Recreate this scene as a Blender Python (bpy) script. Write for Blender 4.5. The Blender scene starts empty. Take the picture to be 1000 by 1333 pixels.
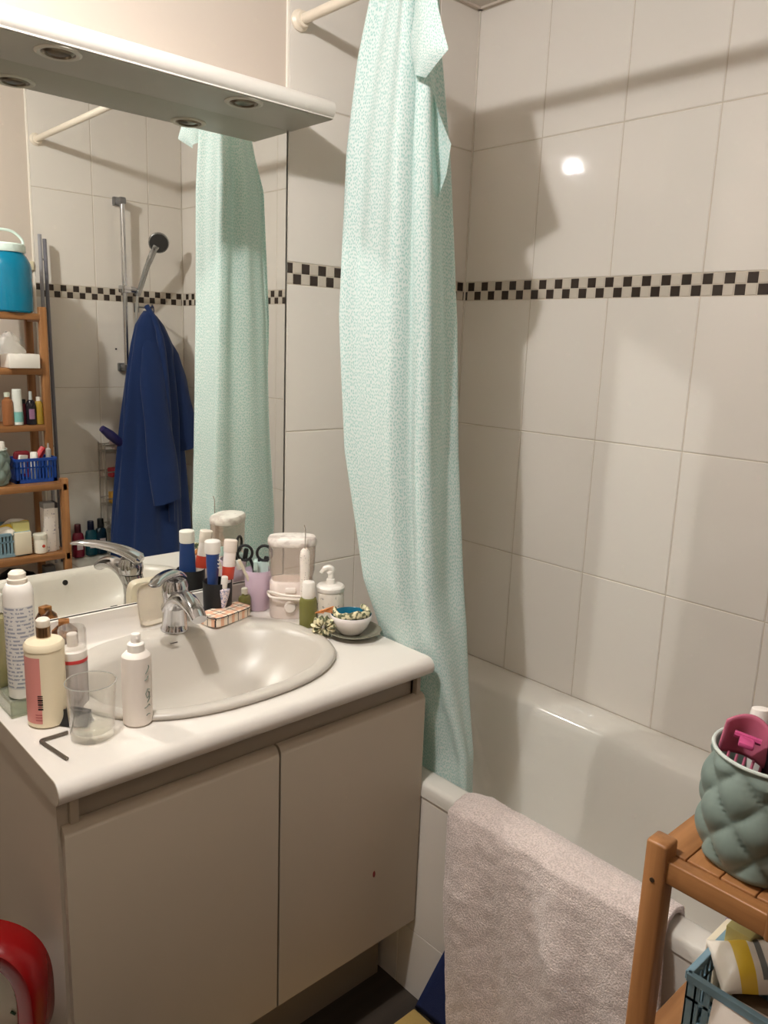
import bpy, bmesh, math, random
from mathutils import Vector, Matrix, noise
PI = math.pi
random.seed(4)
sc = bpy.context.scene
col = sc.collection

# ------------------------------------------------------------------ camera
yaw, pitch, roll, FPX = .7463, -.2094, .0376, 1030.72
f = Vector((math.sin(yaw)*math.cos(pitch), math.cos(yaw)*math.cos(pitch), math.sin(pitch)))
r = Vector((math.cos(yaw), -math.sin(yaw), 0)); u = r.cross(f)
R_ = r*math.cos(roll)+u*math.sin(roll); U_ = -r*math.sin(roll)+u*math.cos(roll)
cam_d = bpy.data.cameras.new('camera'); cam = bpy.data.objects.new('camera', cam_d); col.objects.link(cam)
cam_d.sensor_fit = 'VERTICAL'; cam_d.sensor_height = 36.0; cam_d.lens = 36.0*FPX/1333.0
cam_d.clip_start = .02
M = Matrix((R_, U_, -f)).transposed().to_4x4(); M.translation = Vector((-1.8587, -1.6853, 1.5448))
cam.matrix_world = M; sc.camera = cam

# ------------------------------------------------------------------ world, exposure
w = bpy.data.worlds.new('world'); sc.world = w; w.use_nodes = True
w.node_tree.nodes['Background'].inputs[0].default_value = (1, .93, .84, 1)
w.node_tree.nodes['Background'].inputs[1].default_value = .05
sc.view_settings.view_transform = 'Standard'; sc.view_settings.look = 'None'
sc.view_settings.gamma = 1; sc.view_settings.use_curve_mapping = False
sc.view_settings.exposure = 0.0
LAMP_POS = (-1.66, -.82, 2.43); LAMP_R = .022; LAMP_STRENGTH = 2440; LAMP_COL = (.985, .985, .985)
sc.cycles.max_bounces = 12; sc.cycles.diffuse_bounces = 6; sc.cycles.glossy_bounces = 6
sc.cycles.transmission_bounces = 10; sc.cycles.transparent_max_bounces = 12
sc.cycles.caustics_reflective = True; sc.cycles.caustics_refractive = True
sc.cycles.blur_glossy = .0
sc.cycles.sample_clamp_indirect = 0
sc.cycles.use_guiding = True
sc.cycles.use_denoising = True

# ------------------------------------------------------------------ materials
def lin(c):
    return tuple(((v/255)/12.92 if v/255 <= .04045 else ((v/255+.055)/1.055)**2.4) for v in c)
MATS = {}
def mat(name, c=(200,200,200), rough=.5, metal=0, trans=0, ior=1.45, bump=None, emit=None, spec=None, sub=0, alpha=1, sheen=0, coat=0, var=None):
    if name in MATS: return MATS[name]
    m = bpy.data.materials.new(name); m.use_nodes = True; nt = m.node_tree
    b = nt.nodes['Principled BSDF']
    L = lin(c)+(1,)
    b.inputs['Base Color'].default_value = L
    b.inputs['Roughness'].default_value = rough; b.inputs['Metallic'].default_value = metal
    b.inputs['Transmission Weight'].default_value = trans; b.inputs['IOR'].default_value = ior
    b.inputs['Alpha'].default_value = alpha; b.inputs['Sheen Weight'].default_value = sheen
    b.inputs['Coat Weight'].default_value = coat
    if spec is not None: b.inputs['Specular IOR Level'].default_value = spec
    if sub:
        b.inputs['Subsurface Weight'].default_value = sub; b.inputs['Subsurface Scale'].default_value = .01
    if emit:
        b.inputs['Emission Color'].default_value = tuple(emit[0])+(1,); b.inputs['Emission Strength'].default_value = emit[1]
    tc = nt.nodes.new('ShaderNodeTexCoord')
    if bump:
        n = nt.nodes.new('ShaderNodeTexNoise'); n.inputs['Scale'].default_value = bump[0]; n.inputs['Detail'].default_value = bump[3] if len(bump) > 3 else 2
        nt.links.new(tc.outputs['Object'], n.inputs['Vector'])
        bp = nt.nodes.new('ShaderNodeBump'); bp.inputs['Strength'].default_value = bump[1]; bp.inputs['Distance'].default_value = bump[2] if len(bump) > 2 else .01
        nt.links.new(n.outputs['Fac'], bp.inputs['Height']); nt.links.new(bp.outputs['Normal'], b.inputs['Normal'])
    if var:   # var = (second colour, scale, contrast lo, hi)
        n = nt.nodes.new('ShaderNodeTexNoise'); n.inputs['Scale'].default_value = var[1]; n.inputs['Detail'].default_value = 4
        nt.links.new(tc.outputs['Object'], n.inputs['Vector'])
        rp = nt.nodes.new('ShaderNodeValToRGB'); rp.color_ramp.elements[0].color = L; rp.color_ramp.elements[1].color = lin(var[0])+(1,)
        rp.color_ramp.elements[0].position = var[2]; rp.color_ramp.elements[1].position = var[3]
        nt.links.new(n.outputs['Fac'], rp.inputs[0]); nt.links.new(rp.outputs[0], b.inputs['Base Color'])
    MATS[name] = m
    return m

def nodes_of(m): return m.node_tree, m.node_tree.nodes['Principled BSDF']

def wood(name, a, b_, axis, rough=.45, scale=1.0):
    m = mat(name, a, rough); nt, b = nodes_of(m)
    tc = nt.nodes.new('ShaderNodeTexCoord'); mp = nt.nodes.new('ShaderNodeMapping')
    s = [60*scale, 60*scale, 60*scale]; s[axis] = 3*scale; mp.inputs['Scale'].default_value = s
    n = nt.nodes.new('ShaderNodeTexNoise'); n.inputs['Scale'].default_value = 1.0; n.inputs['Detail'].default_value = 5
    rp = nt.nodes.new('ShaderNodeValToRGB')
    rp.color_ramp.elements[0].color = lin(a)+(1,); rp.color_ramp.elements[1].color = lin(b_)+(1,)
    rp.color_ramp.elements[0].position = .35; rp.color_ramp.elements[1].position = .68
    nt.links.new(tc.outputs['Object'], mp.inputs[0]); nt.links.new(mp.outputs[0], n.inputs[0])
    nt.links.new(n.outputs['Fac'], rp.inputs[0]); nt.links.new(rp.outputs[0], b.inputs['Base Color'])
    return m

def printed(name, base, ink, row=.006, nscale=260, thr=.52, rough=.4, zr=None):
    """rows of small illegible print on a surface"""
    m = mat(name, base, rough); nt, b = nodes_of(m)
    tc = nt.nodes.new('ShaderNodeTexCoord'); sp = nt.nodes.new('ShaderNodeSeparateXYZ'); nt.links.new(tc.outputs['Object'], sp.inputs[0])
    def mth(op, a, b2=None):
        n = nt.nodes.new('ShaderNodeMath'); n.operation = op
        for i, v in enumerate((a, b2)):
            if v is None: continue
            if isinstance(v, (int, float)): n.inputs[i].default_value = v
            else: nt.links.new(v, n.inputs[i])
        return n.outputs[0]
    rows = mth('GREATER_THAN', mth('SINE', mth('MULTIPLY', sp.outputs[2], 2*PI/row)), .1)
    mp = nt.nodes.new('ShaderNodeMapping'); mp.inputs['Scale'].default_value = (nscale, nscale, 1/row*.7); nt.links.new(tc.outputs['Object'], mp.inputs[0])
    n = nt.nodes.new('ShaderNodeTexNoise'); n.inputs['Scale'].default_value = 1; nt.links.new(mp.outputs[0], n.inputs[0])
    fac = mth('MULTIPLY', rows, mth('GREATER_THAN', n.outputs['Fac'], thr))
    mx = nt.nodes.new('ShaderNodeMix'); mx.data_type = 'RGBA'
    nt.links.new(fac, mx.inputs[0]); mx.inputs[6].default_value = lin(base)+(1,); mx.inputs[7].default_value = lin(ink)+(1,)
    nt.links.new(mx.outputs[2], b.inputs['Base Color'])
    return m

TILE = mat('wall_tile', (222,215,206), .07, bump=(14, .10, .006, 3))
GROUT = mat('grout', (196,184,168), .8)
DARKSQ = mat('mosaic_dark', (52,42,36), .25)
LIGHTSQ = mat('mosaic_light', (196,186,172), .25)
PAINT = mat('wall_paint', (202,189,176), .75, bump=(120, .05, .002))
CEIL = mat('ceiling_paint', (206,198,188), .85)
HALL = mat('hall_paint', (158,148,134), .8)
FLOOR = wood('floor_vinyl', (48,42,38), (70,62,55), 0, .4, .25)
WHITE = mat('white_laminate', (222,216,208), .35)
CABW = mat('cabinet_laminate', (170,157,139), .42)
GREYEDGE = mat('grey_edge', (168,158,142), .5)
CERAM = mat('ceramic', (194,187,177), .34, coat=.05)
ENAMEL = mat('bath_enamel', (222,217,208), .10, coat=.3, bump=(26, .06, .01, 2))
CHROME = mat('chrome', (205,205,208), .12, metal=1)
BRUSHED = mat('brushed_metal', (150,150,152), .35, metal=1)
MIRROR = mat('mirror_glass', (249,251,247), .0, metal=1)
DARK = mat('dark_gap', (28,24,22), .7)
BLACKP = mat('black_plastic', (26,26,28), .4)
WHITEP = mat('white_plastic', (236,230,222), .35)
def thin(name, tint, gl=.9, base=0.0):
    m = bpy.data.materials.new(name); m.use_nodes = True; nt = m.node_tree; MATS[name] = m
    nt.nodes.remove(nt.nodes['Principled BSDF']); out = nt.nodes['Material Output']
    a = nt.nodes.new('ShaderNodeBsdfTransparent'); a.inputs[0].default_value = lin(tint)+(1,)
    g = nt.nodes.new('ShaderNodeBsdfGlossy'); g.inputs['Roughness'].default_value = .03; g.inputs[0].default_value = (gl, gl, gl, 1)
    lw = nt.nodes.new('ShaderNodeLayerWeight'); lw.inputs[0].default_value = .5
    pw = nt.nodes.new('ShaderNodeMath'); pw.operation = 'POWER'; pw.inputs[1].default_value = 3.0; nt.links.new(lw.outputs['Facing'], pw.inputs[0])
    ma = nt.nodes.new('ShaderNodeMath'); ma.operation = 'MULTIPLY_ADD'; ma.inputs[1].default_value = .75; ma.inputs[2].default_value = .035; nt.links.new(pw.outputs[0], ma.inputs[0])
    mx = nt.nodes.new('ShaderNodeMixShader'); nt.links.new(ma.outputs[0], mx.inputs[0]); nt.links.new(a.outputs[0], mx.inputs[1]); nt.links.new(g.outputs[0], mx.inputs[2])
    last = mx
    if base:
        d = nt.nodes.new('ShaderNodeBsdfDiffuse'); d.inputs[0].default_value = lin(tint)+(1,)
        m2 = nt.nodes.new('ShaderNodeMixShader'); m2.inputs[0].default_value = base; nt.links.new(mx.outputs[0], m2.inputs[1]); nt.links.new(d.outputs[0], m2.inputs[2]); last = m2
    nt.links.new(last.outputs[0], out.inputs[0]); return m
GLASS = thin('clear_glass', (254,254,253))
CLEARP = thin('clear_plastic', (248,247,246), .9, .04)
CREAM = mat('cream_metal', (226,214,196), .35)
BAMBOO = wood('bamboo', (132,88,50), (164,114,70), 2, .4)
BAMBOOX = wood('bamboo_rail', (132,88,50), (164,114,70), 0, .4)
BAMBOOY = wood('bamboo_side_rail', (132,88,50), (164,114,70), 1, .4)

# ------------------------------------------------------------------ mesh helpers
def xf(geom_verts, T):
    for v in geom_verts: v.co = T @ v.co
def setmat(faces, mi):
    for fc in faces: fc.material_index = mi
def box(bm, a, b, bev=0, mi=0, seg=2, T=None):
    """box from corner a to corner b"""
    nf = set(bm.faces)
    vs = [bm.verts.new((x, y, z)) for x in (a[0], b[0]) for y in (a[1], b[1]) for z in (a[2], b[2])]
    q = [(0,1,3,2), (4,6,7,5), (0,4,5,1), (2,3,7,6), (0,2,6,4), (1,5,7,3)]
    fs = [bm.faces.new([vs[i] for i in t]) for t in q]
    bmesh.ops.recalc_face_normals(bm, faces=fs)
    if bev:
        es = list({e for fc in fs for e in fc.edges})
        bmesh.ops.bevel(bm, geom=es, offset=bev, segments=seg, profile=.5, affect='EDGES')
    new = [fc for fc in bm.faces if fc not in nf]
    setmat(new, mi)
    if T is not None:
        xf({v for fc in new for v in fc.verts}, T)
    return new
def ring_loft(bm, rings, mi=0, cap0=True, cap1=True, closed=True):
    vr = [[bm.verts.new(p) for p in rg] for rg in rings]
    n = len(vr[0]); fs = []
    for a, b in zip(vr, vr[1:]):
        for i in range(n if closed else n-1):
            j = (i+1) % n
            try: fs.append(bm.faces.new((a[i], a[j], b[j], b[i])))
            except ValueError: pass
    if cap0: fs.append(bm.faces.new(list(reversed(vr[0]))))
    if cap1: fs.append(bm.faces.new(vr[-1]))
    setmat(fs, mi)
    return fs
def lathe(bm, prof, seg=32, c=(0,0,0), sx=1, sy=1, mi=0, cap0=True, cap1=True, T=None):
    rings = [[(c[0]+rr*sx*math.cos(2*PI*i/seg), c[1]+rr*sy*math.sin(2*PI*i/seg), c[2]+z) for i in range(seg)] for rr, z in prof]
    fs = ring_loft(bm, rings, mi, cap0, cap1)
    if T is not None: xf({v for fc in fs for v in fc.verts}, T)
    return fs
def tube(bm, pts, rad, seg=10, mi=0, closed=False):
    pts = [Vector(p) for p in pts]; n = len(pts)
    rads = rad if isinstance(rad, (list, tuple)) else [rad]*n
    rings = []; prev = None
    for i, p in enumerate(pts):
        if closed: t = pts[(i+1) % n]-pts[i-1]
        else: t = (pts[min(i+1, n-1)]-pts[max(i-1, 0)])
        t.normalize()
        if prev is None:
            a = Vector((0,0,1)) if abs(t.z) < .9 else Vector((1,0,0))
            nrm = t.cross(a).normalized()
        else:
            nrm = (prev-t*prev.dot(t)).normalized()
        prev = nrm; bn = t.cross(nrm)
        rings.append([p+(nrm*math.cos(2*PI*k/seg)+bn*math.sin(2*PI*k/seg))*rads[i] for k in range(seg)])
    if closed: rings.append(rings[0])
    return ring_loft(bm, rings, mi, not closed, not closed)
def smooth_path(pts, n=8):
    """catmull-rom through pts"""
    P = [Vector(p) for p in pts]; P = [2*P[0]-P[1]]+P+[2*P[-1]-P[-2]]; out = []
    for i in range(1, len(P)-2):
        for k in range(n):
            t = k/n; a, b, c, d = P[i-1:i+3]
            out.append(.5*((2*b)+(c-a)*t+(2*a-5*b+4*c-d)*t*t+(3*b-a-3*c+d)*t**3))
    out.append(P[-2]); return out
def sheet(bm, fn, nu, nv, mi=0, uv=None):
    vs = [[bm.verts.new(fn(i/nu, j/nv)) for i in range(nu+1)] for j in range(nv+1)]
    lay = bm.loops.layers.uv.verify() if uv else None
    fs = []
    for j in range(nv):
        for i in range(nu):
            fc = bm.faces.new((vs[j][i], vs[j][i+1], vs[j+1][i+1], vs[j+1][i])); fs.append(fc)
            if uv:
                for lp, (a, b) in zip(fc.loops, ((i,j),(i+1,j),(i+1,j+1),(i,j+1))): lp[lay].uv = (a/nu*uv[0], b/nv*uv[1])
    setmat(fs, mi); return fs
def patch(bm, rad, a0, a1, z0, z1, mi=0, n=10, c=(0,0)):
    """piece of a cylinder's skin, angles in degrees"""
    return sheet(bm, lambda s, t: (c[0]+rad*math.cos(math.radians(a0+(a1-a0)*s)), c[1]+rad*math.sin(math.radians(a0+(a1-a0)*s)), z0+(z1-z0)*t), n, 1, mi)
def superring(cx, cy, a, b, e, z, n=64):
    out = []
    for i in range(n):
        t = 2*PI*i/n; ct, st = math.cos(t), math.sin(t)
        out.append((cx+a*math.copysign(abs(ct)**(2/e), ct), cy+b*math.copysign(abs(st)**(2/e), st), z))
    return out

def obj(name, bm, mats, parent=None, loc=None, rotz=None, flat=False, ang=35, mods=None, recalc=True):
    if recalc: bmesh.ops.recalc_face_normals(bm, faces=bm.faces)
    me = bpy.data.meshes.new(name); bm.to_mesh(me); bm.free()
    for m in (mats if isinstance(mats, (list, tuple)) else [mats]): me.materials.append(m)
    if not flat:
        me.shade_smooth(); me.set_sharp_from_angle(angle=math.radians(ang))
    o = bpy.data.objects.new(name, me); col.objects.link(o)
    if parent is not None: o.parent = parent
    if loc is not None: o.location = loc
    if rotz is not None: o.rotation_euler = (0, 0, rotz)
    for mt, kw in (mods or []):
        md = o.modifiers.new(mt.lower(), mt)
        for k, v in kw.items(): setattr(md, k, v)
    return o
def B(): return bmesh.new()
def thing(name, label, cat, loc=(0,0,0), rotz=0, group=None, rot=None):
    o = bpy.data.objects.new(name, None); col.objects.link(o); o.empty_display_size = .02
    o.location = loc; o.rotation_euler = rot if rot else (0, 0, rotz); tag(o, label, cat, group); return o
def tag(o, label, cat, group=None):
    o['label'] = label; o['category'] = cat
    if group: o['group'] = group
    return o
def struct(name, bm, m, **k):
    o = obj(name, bm, m, **k); o['kind'] = 'structure'; return o
def dup(root, loc, rotz=None, label=None):
    c = root.copy(); col.objects.link(c); c.location = loc
    if rotz is not None: c.rotation_euler = (0, 0, rotz)
    if label: c['label'] = label
    for ch in list(root.children):
        d = ch.copy(); col.objects.link(d); d.parent = c
        for g in ch.children:
            h = g.copy(); col.objects.link(h); h.parent = d
    return c
def simple(name, label, cat, bm, mats, loc, rotz=0, group=None, **k):
    return tag(obj(name, bm, mats, loc=loc, rotz=rotz, **k), label, cat, group)

# ------------------------------------------------------------------ room shell
H = 2.484; YB = -1.753; XL = -2.9
ZT, ZB, SQ, HT, TW = 1.735, 1.682, .0264, .371, .25
def tiled(name, s0, s1, z0, z1, place, dark_off, joint_off=0):
    """tiles as slightly bevelled plates on a grout bed; place(s, z, d) gives the point, d = depth behind the face"""
    bm = B(); G = .0011
    def quad(p, mi): 
        fc = bm.faces.new([bm.verts.new(q) for q in p]); fc.material_index = mi
    quad([place(s0, z0, .0016), place(s1, z0, .0016), place(s1, z1, .0016), place(s0, z1, .0016)], 1)
    quad([place(s0, z0, .04), place(s1, z0, .04), place(s1, z1, .04), place(s0, z1, .04)], 1)
    for a, b in (((s0, z0), (s1, z0)), ((s1, z0), (s1, z1)), ((s1, z1), (s0, z1)), ((s0, z1), (s0, z0))):
        quad([place(*a, .0016), place(*b, .0016), place(*b, .04), place(*a, .04)], 1)
    def plate(a, b, c, d, mi, g=G, ch=.0016):
        a, b, c, d = a+g, b-g, c+g, d-g
        if b-a < .003 or d-c < .003: return
        o = [bm.verts.new(place(x, y, .0016)) for x, y in ((a,c),(b,c),(b,d),(a,d))]
        i = [bm.verts.new(place(x, y, 0)) for x, y in ((a+ch,c+ch),(b-ch,c+ch),(b-ch,d-ch),(a+ch,d-ch))]
        fs = [bm.faces.new(i)]+[bm.faces.new((o[k], o[(k+1) % 4], i[(k+1) % 4], i[k])) for k in range(4)]
        setmat(fs, mi)
    rows = [(ZT+HT, ZT+2*HT), (ZT, ZT+HT), (ZB-HT, ZB), (ZB-2*HT, ZB-HT), (ZB-3*HT, ZB-2*HT), (ZB-4*HT, ZB-3*HT), (ZB-5*HT, ZB-4*HT)]
    for a, b in rows:
        a, b = max(a, z0), min(b, z1)
        if b-a < .004: continue
        k = math.floor((s0-joint_off)/TW)
        while joint_off+k*TW < s1-1e-4:
            x0, x1 = max(s0, joint_off+k*TW), min(s1, joint_off+(k+1)*TW)
            plate(x0, x1, a, b, 0); k += 1
    if z1 > ZT:
        k = math.floor((s0-dark_off)/SQ)-1
        while dark_off+k*SQ < s1:
            x0, x1 = max(s0, dark_off+k*SQ), min(s1, dark_off+(k+1)*SQ)
            for row in (0, 1):
                plate(x0, x1, ZB+row*SQ, ZB+(row+1)*SQ, 2 if (k+row) % 2 else 3, .0009, .0012)
            k += 1
    return struct(name, bm, [TILE, GROUT, DARKSQ, LIGHTSQ], flat=True)

tiled('wall_right', 0, 1.753, .0, H, lambda s, z, d: (d, -s, z), .3016-SQ, 0)
tiled('wall_front', -.66, 0, 0, H, lambda s, z, d: (s, d, z), -.66+.0325-SQ/2-SQ, -.66)
tiled('wall_back', -.66, 0, 0, H, lambda s, z, d: (s, YB-d, z), -.66+.02-SQ, -.66)
bm = B(); box(bm, (XL-.05, .004, 0), (-.66, .05, H)); struct('wall_painted_front', bm, PAINT, flat=True)
bm = B(); box(bm, (-1.45, YB-.05, 0), (-.66, YB-.004, H)); box(bm, (XL-.05, YB-.05, 0), (-2.3, YB-.004, H)); box(bm, (-2.3, YB-.05, 2.05), (-1.45, YB-.004, H))
struct('wall_painted_back', bm, PAINT, flat=True)
bm = B(); box(bm, (XL-.05, YB-1.1, 0), (XL, .004, H)); struct('wall_left', bm, HALL, flat=True)
bm = B(); box(bm, (XL, YB-1.15, 0), (-1.3, YB-1.1, H)); box(bm, (-1.3, YB-1.15, 0), (-1.25, YB-.05, H)); struct('wall_corridor', bm, HALL, flat=True)
bm = B(); box(bm, (XL-.05, YB-1.15, H), (.05, .05, H+.04)); struct('ceiling', bm, CEIL, flat=True)
bm = B(); box(bm, (XL-.05, YB-1.15, -.04), (.05, .05, 0)); struct('floor', bm, FLOOR, flat=True)
for k, y in enumerate((.0025, YB-.0025)):      # white edging strip where the tiling ends
    bm = B(); box(bm, (-.6665, y-.0035, 0), (-.6595, y+.0035, H), .001); struct('trim_%d' % (k+1), bm, mat('trim_white', (240,232,220), .4), flat=True)
bm = B()
for x0, x1, z0, z1 in ((-2.30, -2.25, 0, 2.05), (-1.50, -1.45, 0, 2.05), (-2.30, -1.45, 2.0, 2.05)):
    box(bm, (x0, YB-.055, z0), (x1, YB+.012, z1), .003)
struct('trim_3', bm, WHITE, flat=True)
bm = B(); box(bm, (-.004, -.004, .5), (.001, .001, H), .001); struct('trim_5', bm, mat('caulk', (206,198,186), .6), flat=True)
bm = B(); box(bm, (-.004, YB-.001, .5), (.001, YB+.004, H), .001); struct('trim_6', bm, mat('caulk'), flat=True)
# cream caulk / cornice line under the ceiling
bm = B(); box(bm, (-.012, YB, H-.006), (0, 0, H)); box(bm, (-.66, -.012, H-.006), (0, 0, H)); struct('trim_4', bm, PAINT, flat=True)

# ceiling lamp (the room's light)
t = thing('ceiling_lamp', 'bare round bulb in a white ceiling holder', 'lamp', (LAMP_POS[0], LAMP_POS[1], H))
bm = B(); lathe(bm, [(.045, 0), (.045, -.008), (.02, -.018), (.016, -.024)]); obj('holder', bm, WHITEP, t)
bm = B(); bmesh.ops.create_uvsphere(bm, u_segments=32, v_segments=20, radius=LAMP_R); xf(bm.verts, Matrix.Translation((0, 0, LAMP_POS[2]-H)))
obj('bulb', bm, mat('bulb_glow', (255,255,255), .5, emit=(LAMP_COL, LAMP_STRENGTH)), t)

# ------------------------------------------------------------------ bathtub
t = thing('bathtub', 'long white enamel bathtub along the tiled wall', 'bathtub', (0, 0, 0))
bm = B(); RZ = .572
def rrect(x0, x1, y0, y1, rad, z, n=12):
    out = []
    for cx, cy, a0 in ((x1-rad, y1-rad, 0), (x0+rad, y1-rad, 90), (x0+rad, y0+rad, 180), (x1-rad, y0+rad, 270)):
        for k in range(n+1):
            a = math.radians(a0+90*k/n); out.append((cx+rad*math.cos(a), cy+rad*math.sin(a), z))
    return out
X0, X1, Y0, Y1 = -.6675, -.001, YB+.001, -.001
rings = [rrect(X0, X1, Y0, Y1, .004, RZ-.035), rrect(X0, X1, Y0, Y1, .004, RZ-.008), rrect(X0+.008, X1, Y0, Y1, .004, RZ)]
ins = [(.052, .030, .045, .0, .05), (.058, .060, .06, -.004, .07), (.064, .098, .075, -.012, .09), (.070, .112, .09, -.026, .11), (.078, .120, .105, -.07, .12),
       (.095, .130, .15, -.15, .13), (.115, .140, .21, -.24, .14), (.135, .155, .28, -.32, .14), (.16, .17, .33, -.365, .13), (.20, .21, .38, -.385, .11), (.26, .27, .48, -.39, .06)]
for fr, bk, en, dz, rad in ins:
    rings.append(rrect(X0+fr, X1-bk, Y0+en*.8, Y1-en, rad, RZ+dz))
ring_loft(bm, rings, 0, False, True)
obj('tub', bm, ENAMEL, t, ang=60, mods=[('SUBSURF', dict(levels=1, render_levels=1))])
bm = B()
tl = lambda s, z, d: (-.664+d, -s, z)
def apron():
    bm = B(); box(bm, (-.6624, YB, 0), (-.64, -.002, RZ-.036), mi=1)
    for k in range(8):
        for z0, z1 in ((0, .175), (.175, RZ-.036)):
            y1 = -.002-k*.25; y0 = max(YB, y1-.25)
            if y1 <= YB: continue
            box(bm, (-.664, y0+.001, z0+.001), (-.6618, y1-.001, z1-.001), .0006, 0, 1)
    return bm
obj('side_panel', apron(), [TILE, GROUT], t, flat=True)
bm = B(); lathe(bm, [(.028, 0), (.03, .002), (.024, .004), (.004, .003)], 24, (-.34, -1.35, RZ-.3895)); obj('drain', bm, CHROME, t)

# ------------------------------------------------------------------ vanity cabinet
VX0, VX1 = -1.472, -.678
t = thing('vanity_cabinet', 'white two door vanity cabinet under the washbasin', 'cabinet', (-1.07, -.28, 0))
O = Vector((1.07, .28, 0))
def bxo(bm, a, b, bev=0, mi=0, seg=2): return box(bm, tuple(Vector(a)+O), tuple(Vector(b)+O), bev, mi, seg)
bm = B()
bxo(bm, (VX0, -.545, 0.0), (VX0+.018, -.001, .828))                # left side panel
bxo(bm, (VX1-.018, -.536, .20), (VX1, -.001, .828))
bxo(bm, (VX0+.018, -.51, .20), (VX1-.018, -.012, .218))           # bottom
bxo(bm, (VX0+.018, -.02, .2), (VX1-.018, -.004, .828)); bxo(bm, (VX0+.018, -.505, .74), (VX1-.018, -.490, .829))
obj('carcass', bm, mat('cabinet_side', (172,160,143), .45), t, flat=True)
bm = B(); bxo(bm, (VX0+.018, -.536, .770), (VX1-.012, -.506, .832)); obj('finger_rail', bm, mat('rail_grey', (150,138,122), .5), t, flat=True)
for x0, x1 in ((VX0+.0185, VX0+.034), (VX1-.012, VX1-.0005)):
    bm = B(); bxo(bm, (x0, -.550, .788), (x1, -.508, .832), .002); obj('end_block', bm, CABW, t, flat=True)
bm = B(); bxo(bm, (VX0+.02, -.45, 0), (VX1-.002, -.436, .2)); obj('plinth', bm, mat('plinth_beige', (140,128,110), .5), t, flat=True)
def door(x0, x1):
    bm = B()
    prof = [(-.540, .212), (-.556, .212), (-.558, .214), (-.558, .772), (-.556, .780), (-.551, .787), (-.545, .790), (-.538, .790), (-.538, .212)]
    ring_loft(bm, [[(x+O.x, y+O.y, z) for y, z in prof] for x in (x0, x1)])
    return bm
dl = obj('door', door(-1.466, -1.0625), CABW, t)
dr = obj('door', door(-1.0575, -.6695), CABW, t)
bm = B(); lathe(bm, [(.0055, 0), (.005, .0006)], 12, sx=.7, sy=1.5, T=Matrix.Translation((-.8053+O.x, -.558+O.y, .3996))@Matrix.Rotation(PI/2, 4, 'X'))
obj('stain', bm, mat('red_stain', (120,30,30), .5), dr)

# worktop with cove upstand
def arc(cy, cz, rad, a0, a1, n=8): return [(cy+rad*math.cos(math.radians(a0+(a1-a0)*k/n)), cz+rad*math.sin(math.radians(a0+(a1-a0)*k/n))) for k in range(n+1)]
WT = .872; WX0, WX1 = -1.4745, -.657
prof = [(-.002, .832), (-.002, .928), (-.012, .928)] + arc(-.047, WT+.035, .035, 0, -90)+arc(-.548, WT-.0205, .0205, 90, 270)[0:] + [(-.53, .831)]
bm = B(); ring_loft(bm, [[(x, y, z) for y, z in prof] for x in (WX0, WX1)])
# rounded free end at the right
wt = obj('worktop', bm, WHITE)
cut = B(); ring_loft(cut, [superring(-1.067, -.298, .262, .195, 2.3, .80), superring(-1.067, -.298, .262, .195, 2.3, .90)])
co = obj('cutter', cut, WHITE)
md = wt.modifiers.new('bool', 'BOOLEAN'); md.operation = 'DIFFERENCE'; md.object = co; md.solver = 'EXACT'
dg = bpy.context.evaluated_depsgraph_get(); me = bpy.data.meshes.new_from_object(wt.evaluated_get(dg))
wt.modifiers.clear(); wt.data = me; bpy.data.objects.remove(co)
me.shade_smooth(); me.set_sharp_from_angle(angle=math.radians(30))
tag(wt, 'white rounded-edge worktop with upstand around the washbasin', 'countertop')
bm = B(); ring_loft(bm, [[(x, y, z) for y, z in prof] for x in (WX0-.0012, WX0-.0001)])
o = obj('end_cap', bm, mat('cabinet_side'), wt)

# washbasin (drop-in)
BC = (-1.067, -.29)
def basin_sections():
    S = [  # cx, cy, a, b, e, z
        (0, 0, .283, .222, 2.35, WT+.0005), (0, 0, .287, .226, 2.35, WT+.006), (0, 0, .284, .223, 2.35, WT+.011), (0, 0, .276, .215, 2.35, WT+.0135),
        (0, -.012, .262, .190, 2.35, WT+.0125), (0, -.018, .254, .172, 2.35, WT+.009), (0, -.020, .246, .163, 2.35, WT-.002),
        (0, -.022, .232, .152, 2.3, WT-.028), (0, -.024, .212, .140, 2.25, WT-.055), (0, -.028, .182, .122, 2.2, WT-.085), (0, -.03, .140, .098, 2.1, WT-.108),
        (0, -.03, .09, .066, 2.0, WT-.122), (0, -.03, .04, .034, 2.0, WT-.128), (0, -.03, .022, .022, 2.0, WT-.131)]
    return S
t = thing('washbasin', 'oval white ceramic washbasin set into the worktop', 'washbasin', (BC[0], BC[1], WT))
bm = B()
ring_loft(bm, [superring(cx, cy, a, b, e, z-WT, 72) for cx, cy, a, b, e, z in basin_sections()], 0, False, True)
ring_loft(bm, [superring(0, -.02, .262, .195, 2.3, -.001, 72), superring(0, -.02, .245, .175, 2.3, -.03, 72), superring(0, -.024, .215, .150, 2.2, -.07, 72), superring(0, -.03, .15, .11, 2.1, -.125, 72), superring(0, -.03, .03, .03, 2.0, -.146, 72)], 0, False, True)
obj('bowl', bm, CERAM, t, ang=70, recalc=True)
bm = B(); lathe(bm, [(.021, 0), (.021, .003), (.015, .004), (.012, .001), (.003, .001)], 24, (0, -.03, -.1312)); obj('drain', bm, CHROME, t)
bm = B(); T = Matrix.Translation((-.004, -.1783, -.012))@Matrix.Rotation(math.radians(-78), 4, 'X'); lathe(bm, [(.0075, .0), (.0075, .002), (.002, .0022)], 20, T=T); obj('overflow_hole', bm, DARK, t)
bm = B(); box(bm, (-.009, .1315, .0035), (.009, .1345, .0055), .0006, T=None); obj('maker_mark', bm, mat('mark_grey', (70,62,58), .5), t)

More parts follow.
